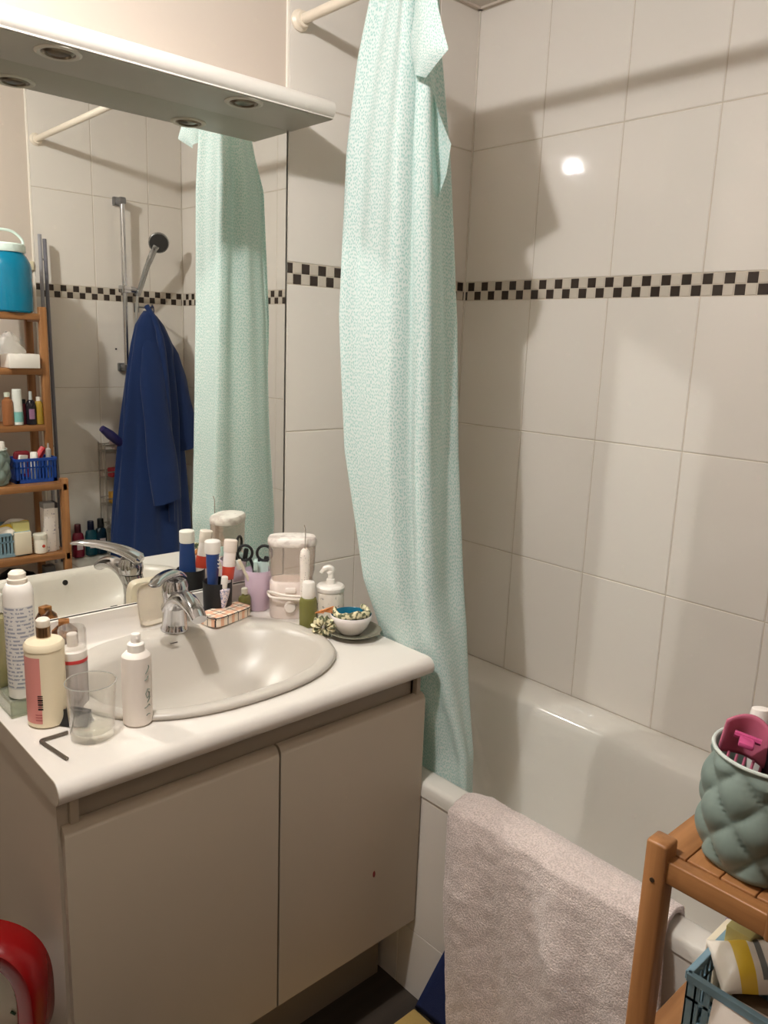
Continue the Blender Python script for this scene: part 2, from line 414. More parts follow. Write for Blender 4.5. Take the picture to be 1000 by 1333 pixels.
# basin tap
t = thing('basin_tap', 'chrome single lever mixer tap behind the washbasin', 'tap', (-1.035, -.10, WT+.013))
bm = B()
def lean(rings): return rings
rg = []
for rr, z, dx, dy in ((.031, 0, 0, 0), (.031, .004, 0, 0), (.0285, .008, 0, 0), (.027, .03, 0, -.002), (.026, .06, -.002, -.006), (.0262, .082, -.004, -.012)):
    rg.append([(dx+rr*math.cos(2*PI*k/28), dy+rr*1.08*math.sin(2*PI*k/28), z) for k in range(28)])
ring_loft(bm, rg); obj('body', bm, CHROME, t)
bm = B()
pts = smooth_path([(-.001, .006, .050), (-.006, -.035, .082), (-.013, -.080, .094), (-.019, -.125, .088), (-.023, -.156, .072)], 6)
n = len(pts); rings = []
for i, p in enumerate(pts):
    s = i/(n-1); tg = (pts[min(i+1, n-1)]-pts[max(i-1, 0)]).normalized(); side = Vector((1, -.12, 0)).normalized(); up = side.cross(tg)
    a = .027-.010*s; b = .024-.012*s
    rings.append([p+side*a*math.cos(2*PI*k/20)+up*b*math.sin(2*PI*k/20) for k in range(20)])
ring_loft(bm, rings); obj('spout', bm, CHROME, t)
bm = B()
lathe(bm, [(.0285, 0), (.030, .012), (.029, .026), (.024, .038), (.012, .045), (.002, .046)], 28, (-.004, -.014, .084)); obj('cartridge_cap', bm, CHROME, t)
bm = B()
pts = smooth_path([(.012, .012, .118), (-.015, -.025, .139), (-.05, -.062, .151), (-.085, -.095, .155), (-.108, -.12, .152)], 6)
n = len(pts); rings = []
for i, p in enumerate(pts):
    s = i/(n-1); tg = (pts[min(i+1, n-1)]-pts[max(i-1, 0)]).normalized(); side = Vector((.72, -.69, 0)).normalized(); up = side.cross(tg)
    a = .027-.015*s; b = .016-.0125*s
    if i == 0 or i == n-1: a *= .6; b *= .6
    rings.append([p+side*a*math.cos(2*PI*k/20)+up*b*math.sin(2*PI*k/20) for k in range(20)])
ring_loft(bm, rings); obj('lever', bm, CHROME, t)

# mirror and light canopy
t = thing('wall_mirror', 'large frameless wall mirror above the worktop', 'mirror', (-1.07, 0, .93))
bm = B(); box(bm, (-.41, -.001, 0), (.407, .0035, 1.106)); obj('silvered_glass', bm, MIRROR, t, flat=True)
bm = B(); box(bm, (.4072, -.0016, 0), (.4085, .0035, 1.106)); box(bm, (-.41, -.0018, -.0015), (.4085, .0035, 0)); obj('edge_strip', bm, DARK, t, flat=True)
t = thing('light_canopy', 'white light shelf with rounded front above the mirror', 'light shelf', (-1.08, 0, 2.037))
bm = B()
prof = [(-.001, 0), (-.165, 0)]+[(-.154+.018*math.cos(math.radians(a)), .020+.0195*math.sin(math.radians(a))) for a in range(-120, -270, -15)]+[(-.150, .0395), (-.001, .0395)]
ring_loft(bm, [[(x, y, z) for y, z in prof] for x in (-.42, .428)]); obj('shelf_board', bm, WHITE, t, mods=[('BEVEL', dict(width=.003, segments=3, limit_method='ANGLE'))])
bm = B(); box(bm, (-.419, -.160, -.0012), (.427, -.0015, -.0001), .0004); obj('underside_shade', bm, mat('canopy_under_shade', (176,174,164), .5), t)  # added thin sheet, its grey paints the shade under the white board
for px in (-1.252, -.862):
    bm = B(); lathe(bm, [(.041, 0), (.041, -.002), (.036, -.0045), (.0305, -.003), (.029, .001)], 36, (px+1.08, -.120, -.001), cap0=False, cap1=False)
    s = obj('downlight', bm, mat('canopy_ring', (200,196,184), .4), t)
    bm = B(); lathe(bm, [(.029, .0), (.023, -.0045), (.021, -.0005), (.016, -.003), (.004, -.0035)], 30, (px+1.08, -.120, -.0016)); obj('reflector', bm, mat('downlight_metal', (120,110,95), .3, metal=1), s)

# ------------------------------------------------------------------ curtain rod and curtain
RODX, RODZ = -.632, 2.283
t = thing('shower_curtain_rod', 'cream shower curtain rod spanning wall to wall above the bathtub', 'curtain rod', (RODX, YB/2, RODZ))
bm = B(); tube(bm, [(0, -YB/2-.002, 0), (0, YB/2+.002, 0)], .0115, 20); obj('rod', bm, CREAM, t)
for s in (1, -1):
    bm = B(); lathe(bm, [(.024, 0), (.024, .004), (.018, .010), (.017, .02), (.0118, .021)], 24, T=Matrix.Translation((0, s*(-YB/2-.0005), 0))@Matrix.Rotation(s*PI/2, 4, 'X')); obj('end_flange', bm, CREAM, t)

def curtain_mat():
    m = bpy.data.materials.new('curtain_fabric'); m.use_nodes = True; nt = m.node_tree; b = nt.nodes['Principled BSDF']
    uv = nt.nodes.new('ShaderNodeTexCoord')
    mp = nt.nodes.new('ShaderNodeMapping'); mp.inputs['Scale'].default_value = (290, 130, 1)
    nt.links.new(uv.outputs['UV'], mp.inputs[0])
    v = nt.nodes.new('ShaderNodeTexVoronoi'); v.inputs['Scale'].default_value = 1; v.inputs['Randomness'].default_value = .75; v.voronoi_dimensions = '2D'
    nt.links.new(mp.outputs[0], v.inputs['Vector'])
    rp = nt.nodes.new('ShaderNodeValToRGB'); e = rp.color_ramp.elements
    e[0].color = lin((162,208,202))+(1,); e[0].position = .20; e[1].color = lin((236,243,240))+(1,); e[1].position = .40
    nt.links.new(v.outputs['Distance'], rp.inputs[0]); nt.links.new(rp.outputs[0], b.inputs['Base Color'])
    b.inputs['Roughness'].default_value = .75
    tr = nt.nodes.new('ShaderNodeBsdfTranslucent'); tr.inputs[0].default_value = lin((170,208,198))+(1,)
    mix = nt.nodes.new('ShaderNodeMixShader'); mix.inputs[0].default_value = .30
    out = nt.nodes['Material Output']
    nt.links.new(b.outputs[0], mix.inputs[1]); nt.links.new(tr.outputs[0], mix.inputs[2]); nt.links.new(mix.outputs[0], out.inputs[0])
    return m
def lerp_tab(tab, z):
    tab = sorted(tab)
    if z <= tab[0][0]: return tab[0][1:]
    for a, b in zip(tab, tab[1:]):
        if z <= b[0]:
            s = (z-a[0])/(b[0]-a[0]); return tuple(a[i]+(b[i]-a[i])*s for i in range(1, len(a)))
    return tab[-1][1:]
# z, then four corner points (x, y) of the gathered bundle: wall side front, room side front, tub side, back
CT = [(.47, -.592, -.46, -.590, -.61, -.535, -.59, -.49, -.36), (.62, -.597, -.45, -.594, -.600, -.530, -.58, -.485, -.35), (.78, -.628, -.40, -.622, -.56, -.515, -.545, -.48, -.33),
      (.9, -.645, -.375, -.638, -.53, -.50, -.52, -.475, -.32), (1.0, -.665, -.355, -.650, -.505, -.49, -.49, -.47, -.31), (1.3, -.683, -.30, -.653, -.475, -.482, -.435, -.51, -.28),
      (1.6, -.685, -.275, -.652, -.455, -.478, -.398, -.52, -.275), (1.95, -.672, -.272, -.658, -.440, -.500, -.368, -.54, -.28), (2.13, -.662, -.288, -.655, -.430, -.56, -.385, -.58, -.29), (2.29, -.645, -.315, -.648, -.410, -.612, -.410, -.62, -.32)]
def cpt(s, v):
    z = 2.29+(.47-2.29)*v
    q = lerp_tab(CT, z); P = [Vector((q[2*i], q[2*i+1], 0)) for i in range(4)]
    P = [P[3], P[0], P[1], P[2], P[2]+(P[3]-P[2])*.55+Vector((-.01, .0, 0))]
    def pos(s):
        k = min(3.9999, s*4); i = int(k); t = k-i
        a = P[max(i-1, 0)]; b = P[i]; c = P[i+1]; d = P[min(i+2, 4)]
        return .5*((2*b)+(c-a)*t+(2*a-5*b+4*c-d)*t*t+(3*b-a-3*c+d)*t**3)
    ss = s**.8 if False else s
    p = pos(ss); tg = pos(min(1, ss+.01))-pos(max(0, ss-.01)); nr = Vector((-tg.y, tg.x, 0)).normalized()
    am = .019 if z > 1.0 else (.009 if z < .9 else .009+.1*(z-.9))
    ph = .5*math.sin(z*2.0)
    fold = .55*math.sin(2*PI*6.5*s+ph+.8)+.35*math.sin(2*PI*10.3*s+1.6*ph+2)*min(1, max(0, (z-.7)*1.2))+.35*math.sin(2*PI*2.6*s+1.1+ph)
    p = p+nr*am*fold
    return (p.x, p.y, z)
bm = B(); sheet(bm, cpt, 220, 130, 0, uv=(.85, 1.82))
bmesh.ops.recalc_face_normals(bm, faces=bm.faces)
t = thing('shower_curtain', 'pale aqua shower curtain gathered beside the vanity, hanging into the bathtub', 'shower curtain', (0, 0, 0))
CURT = curtain_mat()
obj('fabric_panel', bm, CURT, t, ang=80, recalc=False)
# loose hem corners that stick out of the bundle at the top
def poly(tab, t):
    k = t*(len(tab)-1); i = min(int(k), len(tab)-2); q = k-i; return Vector(tab[i])*(1-q)+Vector(tab[i+1])*q
def flap(L, Rr, bulge, ph):
    def fn(s, v):
        p = poly(L, v)*(1-s)+poly(Rr, v)*s; p.x += bulge*math.sin(PI*s)+.004*math.sin(7*v+ph); return tuple(p)
    bm = B(); sheet(bm, fn, 16, 40, 0, uv=(.1, .25)); return bm
obj('hem_corner', flap([(-.650, -.405, 2.27), (-.655, -.415, 2.2), (-.655, -.415, 2.13), (-.655, -.425, 2.075)], [(-.652, -.448, 2.28), (-.662, -.490, 2.175), (-.665, -.531, 2.096), (-.662, -.462, 2.062)], -.012, 0), CURT, t, ang=80, recalc=False)
obj('hem_corner', flap([(-.60, -.380, 2.12), (-.60, -.375, 2.04), (-.60, -.380, 1.96), (-.59, -.385, 1.90), (-.58, -.39, 1.84)], [(-.605, -.400, 2.11), (-.60, -.441, 2.024), (-.60, -.487, 1.947), (-.598, -.470, 1.893), (-.58, -.42, 1.83)], .012, 2), CURT, t, ang=80, recalc=False)
for k in range(9):
    bm = B(); tube(bm, [(RODX+.019*math.cos(a*PI/8), -.285-.0175*k, RODZ-.006+.019*math.sin(a*PI/8)) for a in range(16)], .0022, 6, closed=True); obj('ring', bm, CREAM, t)

# ------------------------------------------------------------------ bath mat over the rim
def fuzzy(name, c1, c2, sc_=260, st=.9):
    m = mat(name, c1, .95, sheen=.4); nt, b = nodes_of(m)
    tc = nt.nodes.new('ShaderNodeTexCoord'); n = nt.nodes.new('ShaderNodeTexNoise'); n.inputs['Scale'].default_value = sc_; n.inputs['Detail'].default_value = 3
    nt.links.new(tc.outputs['Object'], n.inputs[0])
    rp = nt.nodes.new('ShaderNodeValToRGB'); rp.color_ramp.elements[0].position = .38; rp.color_ramp.elements[1].position = .62
    rp.color_ramp.elements[0].color = lin(c2)+(1,); rp.color_ramp.elements[1].color = lin(c1)+(1,)
    nt.links.new(n.outputs['Fac'], rp.inputs[0]); nt.links.new(rp.outputs[0], b.inputs['Base Color'])
    bp = nt.nodes.new('ShaderNodeBump'); bp.inputs['Strength'].default_value = st; bp.inputs['Distance'].default_value = .004
    nt.links.new(n.outputs['Fac'], bp.inputs['Height']); nt.links.new(bp.outputs[0], b.inputs['Normal'])
    return m
def matpath(d):
    """d = distance along the cloth from the inner edge; returns x, z"""
    segs = [(-.585, .47), (-.600, .545), (-.612, .583), (-.640, .592), (-.672, .590), (-.690, .575), (-.695, .54), (-.698, .45), (-.704, .30), (-.712, .02)]
    acc = 0
    for a, b in zip(segs, segs[1:]):
        l = math.hypot(b[0]-a[0], b[1]-a[1])
        if d <= acc+l or b is segs[-1]:
            s = (d-acc)/l; return a[0]+(b[0]-a[0])*s, a[1]+(b[1]-a[1])*s
        acc += l
def mpt(s, v):
    d = v*.70; x, z = matpath(d)
    out = max(0, d-.14)
    y = -.668-.49*s - .12*out
    fold = .016*math.sin(2*PI*(1.9*s)+.3+out*2.6)+.008*math.sin(2*PI*4.1*s-out*4)
    x -= (fold*.8+.016)*min(1, out*4.5)
    q = noise.noise(Vector((y*9, z*9, x*5)))*.004+noise.noise(Vector((y*40, z*40, x*30)))*.0022
    x -= q*(1 if out > 0 else .3); z += q*(0 if out > .02 else 1)
    if s < .1 and d < .2: z -= .012*(1-s/.1)
    return (x, y, z)
bm = B(); sheet(bm, mpt, 170, 220)
o = obj('bath_mat', bm, fuzzy('terry_pile', (236,220,214), (204,188,181), 300, .7), ang=80, mods=[('SOLIDIFY', dict(thickness=.011, offset=0))])
tag(o, 'thick pinkish grey terry bath mat draped over the bathtub edge', 'bath mat')
# navy cloth below it
def nav(s, v):
    z = .50-.49*v; x = -.676-.012*v-.006*math.sin(6*s+3*v)
    y = -.70-.33*s+(.105*(1-s)*max(0,(v-.45)/.55) if v > .45 else 0)
    return (x, y, z)
bm = B(); sheet(bm, nav, 30, 30)
o = obj('navy_towel', bm, mat('navy_cloth', (28,44,96), .9, bump=(300, .5, .002)), mods=[('SOLIDIFY', dict(thickness=.006, offset=0))])
tag(o, 'dark blue towel hanging behind the pinkish bath mat', 'towel')
bm = B(); box(bm, (-.50, -.35, 0), (.0, 0, .012), .005); o = simple('floor_mat', 'tan yellow mat corner lying on the dark floor', 'mat', bm, mat('tan_mat', (196,164,96), .9, bump=(200, .5, .002)), (-.695, -.597, .0005), 0)

# ------------------------------------------------------------------ bamboo rack
rk = thing('bamboo_shelf', 'stepped bamboo shelf rack standing against the wall beside the bathtub', 'shelf', (-.905, -1.45, 0))
RO = Vector((.905, 1.45, 0))
RX0, RX1 = -1.062, -.748; PW = .028
def post(x, y, h, z0=0):
    bm = B(); box(bm, (x-PW/2+RO.x, y-.013+RO.y, z0), (x+PW/2+RO.x, y+.013+RO.y, h), .0035, seg=2); return obj('post', bm, BAMBOO, rk, ang=50)
for x in (RX0, RX1):
    p = post(x, -1.315, 1.002)
    bm = B(); lathe(bm, [(.0028, 0), (.0028, .0012)], 10, T=Matrix.Translation((x-(PW/2)*(1 if x == RX0 else -1)+RO.x, -1.315+RO.y, .955))@Matrix.Rotation((-1 if x == RX0 else 1)*PI/2, 4, 'Y')); obj('screw', bm, mat('screw_dark', (60,45,30), .5), p)
    post(x, -1.452, 1.632, .955); post(x, -1.605, 1.632)
def shelf(z, y0, y1):
    for x in (RX0, RX1):
        bm = B(); box(bm, (x-.009+RO.x, y0+RO.y, z-.030), (x+.009+RO.x, y1+RO.y, z-.002), .002); obj('side_rail', bm, BAMBOOY, rk, ang=50)
    bm = B(); n = max(3, round((y1-y0-.01)/.036)); wd = (y1-y0)/n
    box(bm, (RX0+.009+RO.x, y1-.012+RO.y, z-.024), (RX1-.009+RO.x, y1+RO.y, z-.002), .002)
    box(bm, (RX0+.009+RO.x, y0+RO.y, z-.024), (RX1-.009+RO.x, y0+.012+RO.y, z-.002), .002)
    for k in range(n): box(bm, (RX0+.009+RO.x, y0+k*wd+.0008+RO.y, z-.010), (RX1-.009+RO.x, y0+(k+1)*wd-.0008+RO.y, z), .001)
    obj('shelf_board', bm, BAMBOOX, rk, ang=50)
for z in (1.607, 1.405, 1.192): shelf(z, -1.615, -1.440)
for z in (.985, .715, .445, .13): shelf(z, -1.615, -1.302)

# bubbly grey-green pot on the lower tier
def bubble_pot():
    t = thing('bubble_pot', 'grey-green pot with quilted bubble surface standing on bamboo shelf', 'pot', (-.985, -1.392, .986), .3)
    bm = B(); rings = []; n = 96; nz = 60; Hh = .130
    def out(th, s):
        base = .0595+.006*math.sin(PI*min(1, s*1.15))+.002*s
        q = 14; row = s*4.1; a = th/(2*PI)*q
        # diamond quilting : two families of diagonal creases
        d1 = abs(((a+row) % 2)-1); d2 = abs(((a-row) % 2)-1)
        puff = 1-max((1-d1)**3, (1-d2)**3) if False else (math.sin(PI*(((a+row)/2) % 1))*math.sin(PI*(((a-row)/2) % 1)))
        edge = min(1, (1-s)*9)*min(1, s*14+.2)
        return base+.0095*(abs(puff)**.55)*edge-.003
    for j in range(nz+1):
        s = j/nz
        rings.append([(out(2*PI*k/n, s)*math.cos(2*PI*k/n), out(2*PI*k/n, s)*math.sin(2*PI*k/n), s*Hh) for k in range(n)])
    for rr, z in ((.0625, Hh+.001), (.060, Hh+.0012), (.0585, Hh-.002), (.057, .02), (.05, .012), (.004, .011)):
        rings.append([(rr*math.cos(2*PI*k/n), rr*math.sin(2*PI*k/n), z) for k in range(n)])
    ring_loft(bm, rings); obj('body', bm, mat('pot_glaze', (120,134,126), .42), t, ang=80)
    bm = B(); tube(bm, [(.0615*math.cos(2*PI*k/48), .0615*math.sin(2*PI*k/48), Hh+.0006) for k in range(48)], .0023, 8, closed=True); obj('rim', bm, mat('pot_rim', (196,204,196), .35), t)
    return t
bubble_pot()
# contents of the pot
BLK = mat('black_card', (20,18,20), .35); PINK = mat('pink_plastic', (206,110,136), .35, trans=.15)
def leaner(name, label, cat, base, top, bmf, mats, twist=0):
    """object modelled along +z, tilted so that its axis runs base->top"""
    d = Vector(top)-Vector(base); q = d.to_track_quat('Z', 'Y')
    o = obj(name, bmf, mats); o.location = base; o.rotation_mode = 'XYZ'; o.rotation_euler = (q.to_matrix()@Matrix.Rotation(twist, 3, 'Z')).to_euler()
    return tag(o, label, cat)
bm = B(); box(bm, (-.018, -.014, 0), (.018, .014, .142), .001); leaner('black_box', 'slim black carton standing in the grey-green pot', 'box', (-.992, -1.410, 1.002), (-.978, -1.402, 1.130), bm, BLK, .3)
t = thing('pink_hair_clip', 'pink plastic claw clip sticking out of the grey-green pot', 'hair clip', (-1.000, -1.364, 1.100), rot=(.0, .15, -1.25))
bm = B()
def clipjaw(s, v): return (-.026+.052*s, .014*math.sin(PI*s)*(1-.3*v)+.004, .0+.052*v-.012*abs(2*s-1)**2*v)
sheet(bm, clipjaw, 14, 10); obj('front_jaw', bm, PINK, t, mods=[('SOLIDIFY', dict(thickness=.003))])
bm = B()
for k in range(6): tube(bm, [(-.022+.0088*k, .008, .002), (-.022+.0088*k, .002, -.012), (-.022+.0088*k, -.01, -.02)], .0018, 6)
obj('teeth', bm, PINK, t)
bm = B(); tube(bm, [(-.014, -.002, .03), (.014, -.002, .03)], .004, 8); box(bm, (-.008, -.024, .026), (.008, -.003, .032), .002); obj('hinge', bm, mat('pink_deep', (196,80,130), .35), t)
bm = B(); lathe(bm, [(.011, 0), (.0125, .004), (.0125, .135), (.010, .147), (.002, .148)], 20)
patch(bm, .0127, 150, 230, .118, .130, 1, 24)
leaner('white_tube', 'white capped tube with a blue band standing in the pot', 'tube', (-.958, -1.376, 1.0), (-.950, -1.362, 1.125), bm, [WHITEP, mat('blue_ink', (70,90,170), .4)])

# plastic crates
def crate(name, label, loc, w_, d_, h_, m, rotz=0):
    t = thing(name, label, 'crate', loc, rotz)
    bm = B(); th = .003
    for sx, sy, L, ax in ((0, -1, w_, 0), (0, 1, w_, 0), (-1, 0, d_, 1), (1, 0, d_, 1)):
        def bb(a0, a1, z0, z1, tk=th, off=0):
            if ax == 0:
                y = sy*(d_/2-off); box(bm, (a0, min(y, y-sy*tk), z0), (a1, max(y, y-sy*tk), z1), .0006, seg=1)
            else:
                x = sx*(w_/2-off); box(bm, (min(x, x-sx*tk), a0, z0), (max(x, x-sx*tk), a1, z1), .0006, seg=1)
        bb(-L/2, L/2, h_-.011, h_, .008, -.003)                 # top rim
        bb(-L/2, L/2, 0, .014, th)                              # bottom band
        bb(-L/2, -L/2+.014, .0, h_-.005); bb(L/2-.014, L/2, .0, h_-.005)
        n = int((L-.028)/.0115)
        for k in range(n+1):
            a = -L/2+.014+(L-.028)*k/n; bb(a-.0038, a+.0038, .012, h_-.010)
        bb(-L/2, L/2, h_*.60, h_*.66, th)
    obj('slatted_sides', bm, m, t)
    bm = B(); box(bm, (-w_/2+.002, -d_/2+.002, .001), (w_/2-.002, d_/2-.002, .004), .001); obj('base', bm, m, t)
    return t
DBLUE = mat('crate_royal_blue', (22,62,140), .4); GBLUE = mat('crate_grey_blue', (126,156,170), .45)
crate('plastic_crate', 'royal blue slatted crate on the bamboo shelf beside the grey-green pot', (-.832, -1.397, .986), .150, .086, .092, DBLUE)
crate('plastic_crate', 'grey-blue slatted crate full of packets below the grey-green pot', (-.940, -1.440, .716), .130, .20, .092, GBLUE)

# ------------------------------------------------------------------ generic bottles
def bottle(name, label, cat, loc, prof, m, cap=None, capm=None, capname='cap', seg=28, group=None, sx=1, sy=1, rotz=0, extra=None, z0c=None):
    t = thing(name, label, cat, loc, rotz, group)
    bm = B(); lathe(bm, prof, seg, sx=sx, sy=sy); obj('body', bm, m, t)
    if cap: bm = B(); lathe(bm, cap, 20); obj(capname, bm, capm or WHITEP, t)
    return t
VA = -108.0   # direction from the left of the worktop to the photographer, degrees
# --- left cluster on the worktop
t = thing('storage_tray', 'clear plastic tray holding the bottles at the left end of the worktop', 'tray', (-1.432, -.20, WT+.001), 0)
bm = B(); hw, hd, hh = .028, .115, .030
TR = thin('tray_plastic', (228,231,222), .9, .12)
tw_, td_ = .036, .105
box(bm, (-.026, -td_, 0), (.046, td_, .004), .001)
for a, b in (((-.026, -td_, .004), (.046, -td_+.003, .032)), ((-.026, td_-.003, .004), (.046, td_, .032)), ((-.026, -td_+.003, .004), (-.023, td_-.003, .032)), ((.043, -td_+.003, .004), (.046, td_-.003, .032))): box(bm, a, b, .0008, seg=1)
obj('walls', bm, TR, t)
t = bottle('green_bottle', 'clear bottle of pale green liquid in the tray beside the white aerosol can', 'bottle', (-1.432, -.150, WT+.006),
       [(.022, 0), (.024, .003), (.024, .12), (.022, .135), (.012, .142), (.012, .15)], mat('green_liquid', (170,162,122), .15, trans=.5), [(.016, .146), (.016, .178), (.014, .18), (.002, .18)], mat('cap_pale', (210,206,196), .3))
t = bottle('aerosol_can', 'tall white aerosol can with rows of small grey print', 'can', (-1.410, -.226, WT+.006),
       [(.024, 0), (.026, .002), (.026, .196), (.0255, .205), (.021, .216), (.018, .218)], WHITEP, [(.0165, .217), (.0175, .219), (.0175, .226), (.015, .2275), (.015, .236), (.011, .240), (.002, .2405)], mat('nozzle_cream', (232,222,206), .35), 'nozzle')
bm = B(); patch(bm, .0263, VA-88, VA+60, .02, .178, n=24); obj('print', bm, printed('can_print', (214,210,206), (150,152,162), .0075, 170, .47), t)
t = thing('pump_bottle', 'cream pump bottle with pink label and barcode beside the aerosol can', 'bottle', (-1.411, -.350, WT+.001))
bm = B(); lathe(bm, [(.029, 0), (.0325, .003), (.0325, .138), (.0335, .139), (.0335, .146), (.030, .151), (.012, .156), (.0118, .158)], 36); obj('body', bm, mat('cream_bottle', (232,218,188), .35), t)
bm = B(); lathe(bm, [(.0118, .156), (.0118, .176), (.010, .177)], 24); obj('metal_collar', bm, mat('bronze_collar', (150,120,90), .25, metal=1), t)
bm = B(); lathe(bm, [(.011, .1765), (.0115, .178), (.0115, .188), (.009, .1905), (.002, .191)], 24); obj('pump_head', bm, mat('pump_cream', (240,230,214), .35), t)
bm = B(); patch(bm, .0328, VA-95, VA-16, .010, .130, n=16); lb = obj('label', bm, mat('pink_label', (214,140,132), .5), t)
bm = B()
for k, (z, hgt) in enumerate(((.036, .003), (.041, .0014), (.0445, .003), (.049, .002), (.0525, .0032), (.0575, .0014), (.0605, .002))): patch(bm, .0331, VA-27, VA-12, z, z+hgt)
obj('barcode', bm, mat('ink_black', (40,30,28), .5), lb)
bm = B()
for z in (.016, .021, .026): patch(bm, .0331, VA-36, VA-16-300*(z-.016)*0, z, z+.0016)
obj('small_print', bm, mat('ink_red', (170,80,80), .5), lb)
t = thing('foam_bottle', 'pump foam bottle with clear overcap and red ring behind the drinking glass', 'bottle', (-1.353, -.325, WT+.001))
bm = B(); lathe(bm, [(.022, 0), (.0245, .003), (.0245, .085), (.024, .092)], 32); obj('body', bm, mat('grey_clear_body', (196,188,186), .2, trans=.45), t)
bm = B(); lathe(bm, [(.0247, .0915), (.0250, .093), (.0250, .0965), (.0245, .098)], 32, cap0=False, cap1=False); obj('red_ring', bm, mat('red_ring', (196,60,60), .4), t)
bm = B(); lathe(bm, [(.024, .097), (.0245, .099), (.0245, .112), (.020, .116), (.012, .118), (.0095, .119), (.0095, .141), (.008, .143), (.002, .1435)], 32); obj('pump_head', bm, WHITEP, t)
bm = B(); lathe(bm, [(.0242, .1165), (.0240, .150), (.022, .1545), (.0205, .1535), (.0225, .149), (.0228, .1165)], 32, cap0=False, cap1=False); lathe(bm, [(.0205, .1535), (.0205, .1548)], 32); obj('clear_overcap', bm, CLEARP, t)
# brown claw clip behind
t = thing('brown_hair_clip', 'brown claw hair clip behind the cream pump bottle', 'hair clip', (-1.268, -.056, WT+.001), rotz=math.radians(-20))
BRN = mat('tortoise_brown', (150,98,50), .4, var=((70,40,20), 60, .45, .6))
def jaw(s, v): return (-.026+.052*s, .022-.018*v+.007*math.sin(PI*s), .002+.066*v*(1-.30*abs(2*s-1)))
bm = B(); sheet(bm, jaw, 14, 10); obj('front_jaw', bm, BRN, t, mods=[('SOLIDIFY', dict(thickness=.003))])
bm = B(); sheet(bm, lambda s, v: (lambda p: (p[0], -p[1], p[2]))(jaw(s, v)), 14, 10); obj('back_jaw', bm, BRN, t, mods=[('SOLIDIFY', dict(thickness=.003))])
bm = B(); tube(bm, [(-.013, 0, .050), (.013, 0, .050)], .004, 10); box(bm, (-.012, -.010, .052), (.010, .010, .072), .002); obj('hinge', bm, BRN, t)
t = thing('black_hair_clip', 'black claw hair clip lying behind the drinking glass', 'hair clip', (-1.378, -.385, WT+.0015), rotz=math.radians(-50))
def jaw2(s, v): return (-.030+.060*s, .014-.004*math.sin(PI*v)-.01*v+.005*math.sin(PI*s), .002+.024*v)
bm = B(); sheet(bm, jaw2, 14, 8); obj('front_jaw', bm, BLACKP, t, mods=[('SOLIDIFY', dict(thickness=.0035))])
bm = B(); sheet(bm, lambda s, v: (lambda p: (p[0], -p[1], p[2]))(jaw2(s, v)), 14, 8); obj('back_jaw', bm, BLACKP, t, mods=[('SOLIDIFY', dict(thickness=.0035))])
bm = B(); tube(bm, [(-.015, 0, .02), (.015, 0, .02)], .005, 10); obj('hinge', bm, BLACKP, t)
# drinking glass
t = thing('drinking_glass', 'clear drinking glass with a little water standing at worktop front', 'glass', (-1.372, -.449, WT+.001))
bm = B(); lathe(bm, [(.001, 0), (.033, 0), (.0355, .002), (.0362, .015), (.0415, .098), (.0420, .0995), (.0413, .1003), (.0402, .099), (.0345, .016), (.031, .0135), (.001, .013)], 48, cap0=False, cap1=False); obj('tumbler', bm, GLASS, t, ang=60)
bm = B(); tube(bm, [(.0412*math.cos(2*PI*k/48), .0412*math.sin(2*PI*k/48), .0996) for k in range(48)], .0009, 6, closed=True); obj('rim', bm, thin('glass_rim', (226,226,220), 1, .35), t)
bm = B(); lathe(bm, [(.0010, .0135), (.031, .0138), (.0344, .017), (.0350, .026), (.001, .026)], 48, cap0=False, cap1=False); obj('water', bm, thin('water', (253,253,249), .8, .03), t, ang=40)
# spray bottle
t = thing('spray_bottle', 'slim white spray bottle with grey-green lettering beside the washbasin', 'bottle', (-1.290, -.448, WT+.001))
bm = B(); lathe(bm, [(.023, 0), (.0255, .0035), (.0258, .115), (.0245, .126), (.019, .132), (.0135, .134), (.013, .136)], 36); obj('body', bm, mat('matte_white_bottle', (226,216,206), .45), t)
bm = B(); lathe(bm, [(.0145, .134), (.0145, .147), (.0125, .149), (.0085, .150)], 28); obj('collar', bm, WHITEP, t)
bm = B(); lathe(bm, [(.0085, .149), (.0085, .162), (.0075, .165), (.002, .1655)], 24); tube(bm, [(.0, -.006, .158), (-.002, -.0095, .158)], .0025, 8); obj('nozzle', bm, WHITEP, t)
bm = B(); va = math.radians(-114)
def script_mark(cx_deg, z, w_deg, hgt, shape):
    pts = [(.0262*math.cos(math.radians(cx_deg+w_deg*a)), .0262*math.sin(math.radians(cx_deg+w_deg*a)), z+hgt*b) for a, b in shape]
    tube(bm, pts, .0007, 6)
script_mark(-72, .098, 9, .010, [(-1,0),(0,.4),(1,1),(.6,1.4)]); script_mark(-76, .086, 9, .008, [(-1,0),(0,.2),(1,.9)])
script_mark(-72, .055, 10, .010, [(1,1.2),(0,1.4),(-1,.6),(-.4,-.3),(.6,0),(.9,.7),(.2,.8)]); script_mark(-68, .044, 7, .008, [(-1,0),(0,.5),(1,1.2)])
script_mark(-75, .030, 11, .006, [(-1.2,.8),(-.2,1),(.8,1.6),(1.2,1)]); script_mark(-72, .020, 9, .006, [(-1,0),(0,.4),(1,.2)])
obj('lettering', bm, mat('ink_greygreen', (112,128,116), .5), t)
# hex key
bm = B(); tube(bm, smooth_path([(.046, .001, 0), (.020, .0005, 0), (.004, 0, 0), (0, -.003, 0), (.001, -.012, 0), (.012, -.085, 0)], 5), .0030, 6)
simple('hex_key', 'small grey hex key lying at the front left worktop corner', 'tool', bm, mat('hex_steel', (120,112,102), .4, metal=.7), (-1.448, -.418, WT+.0038), flat=True)

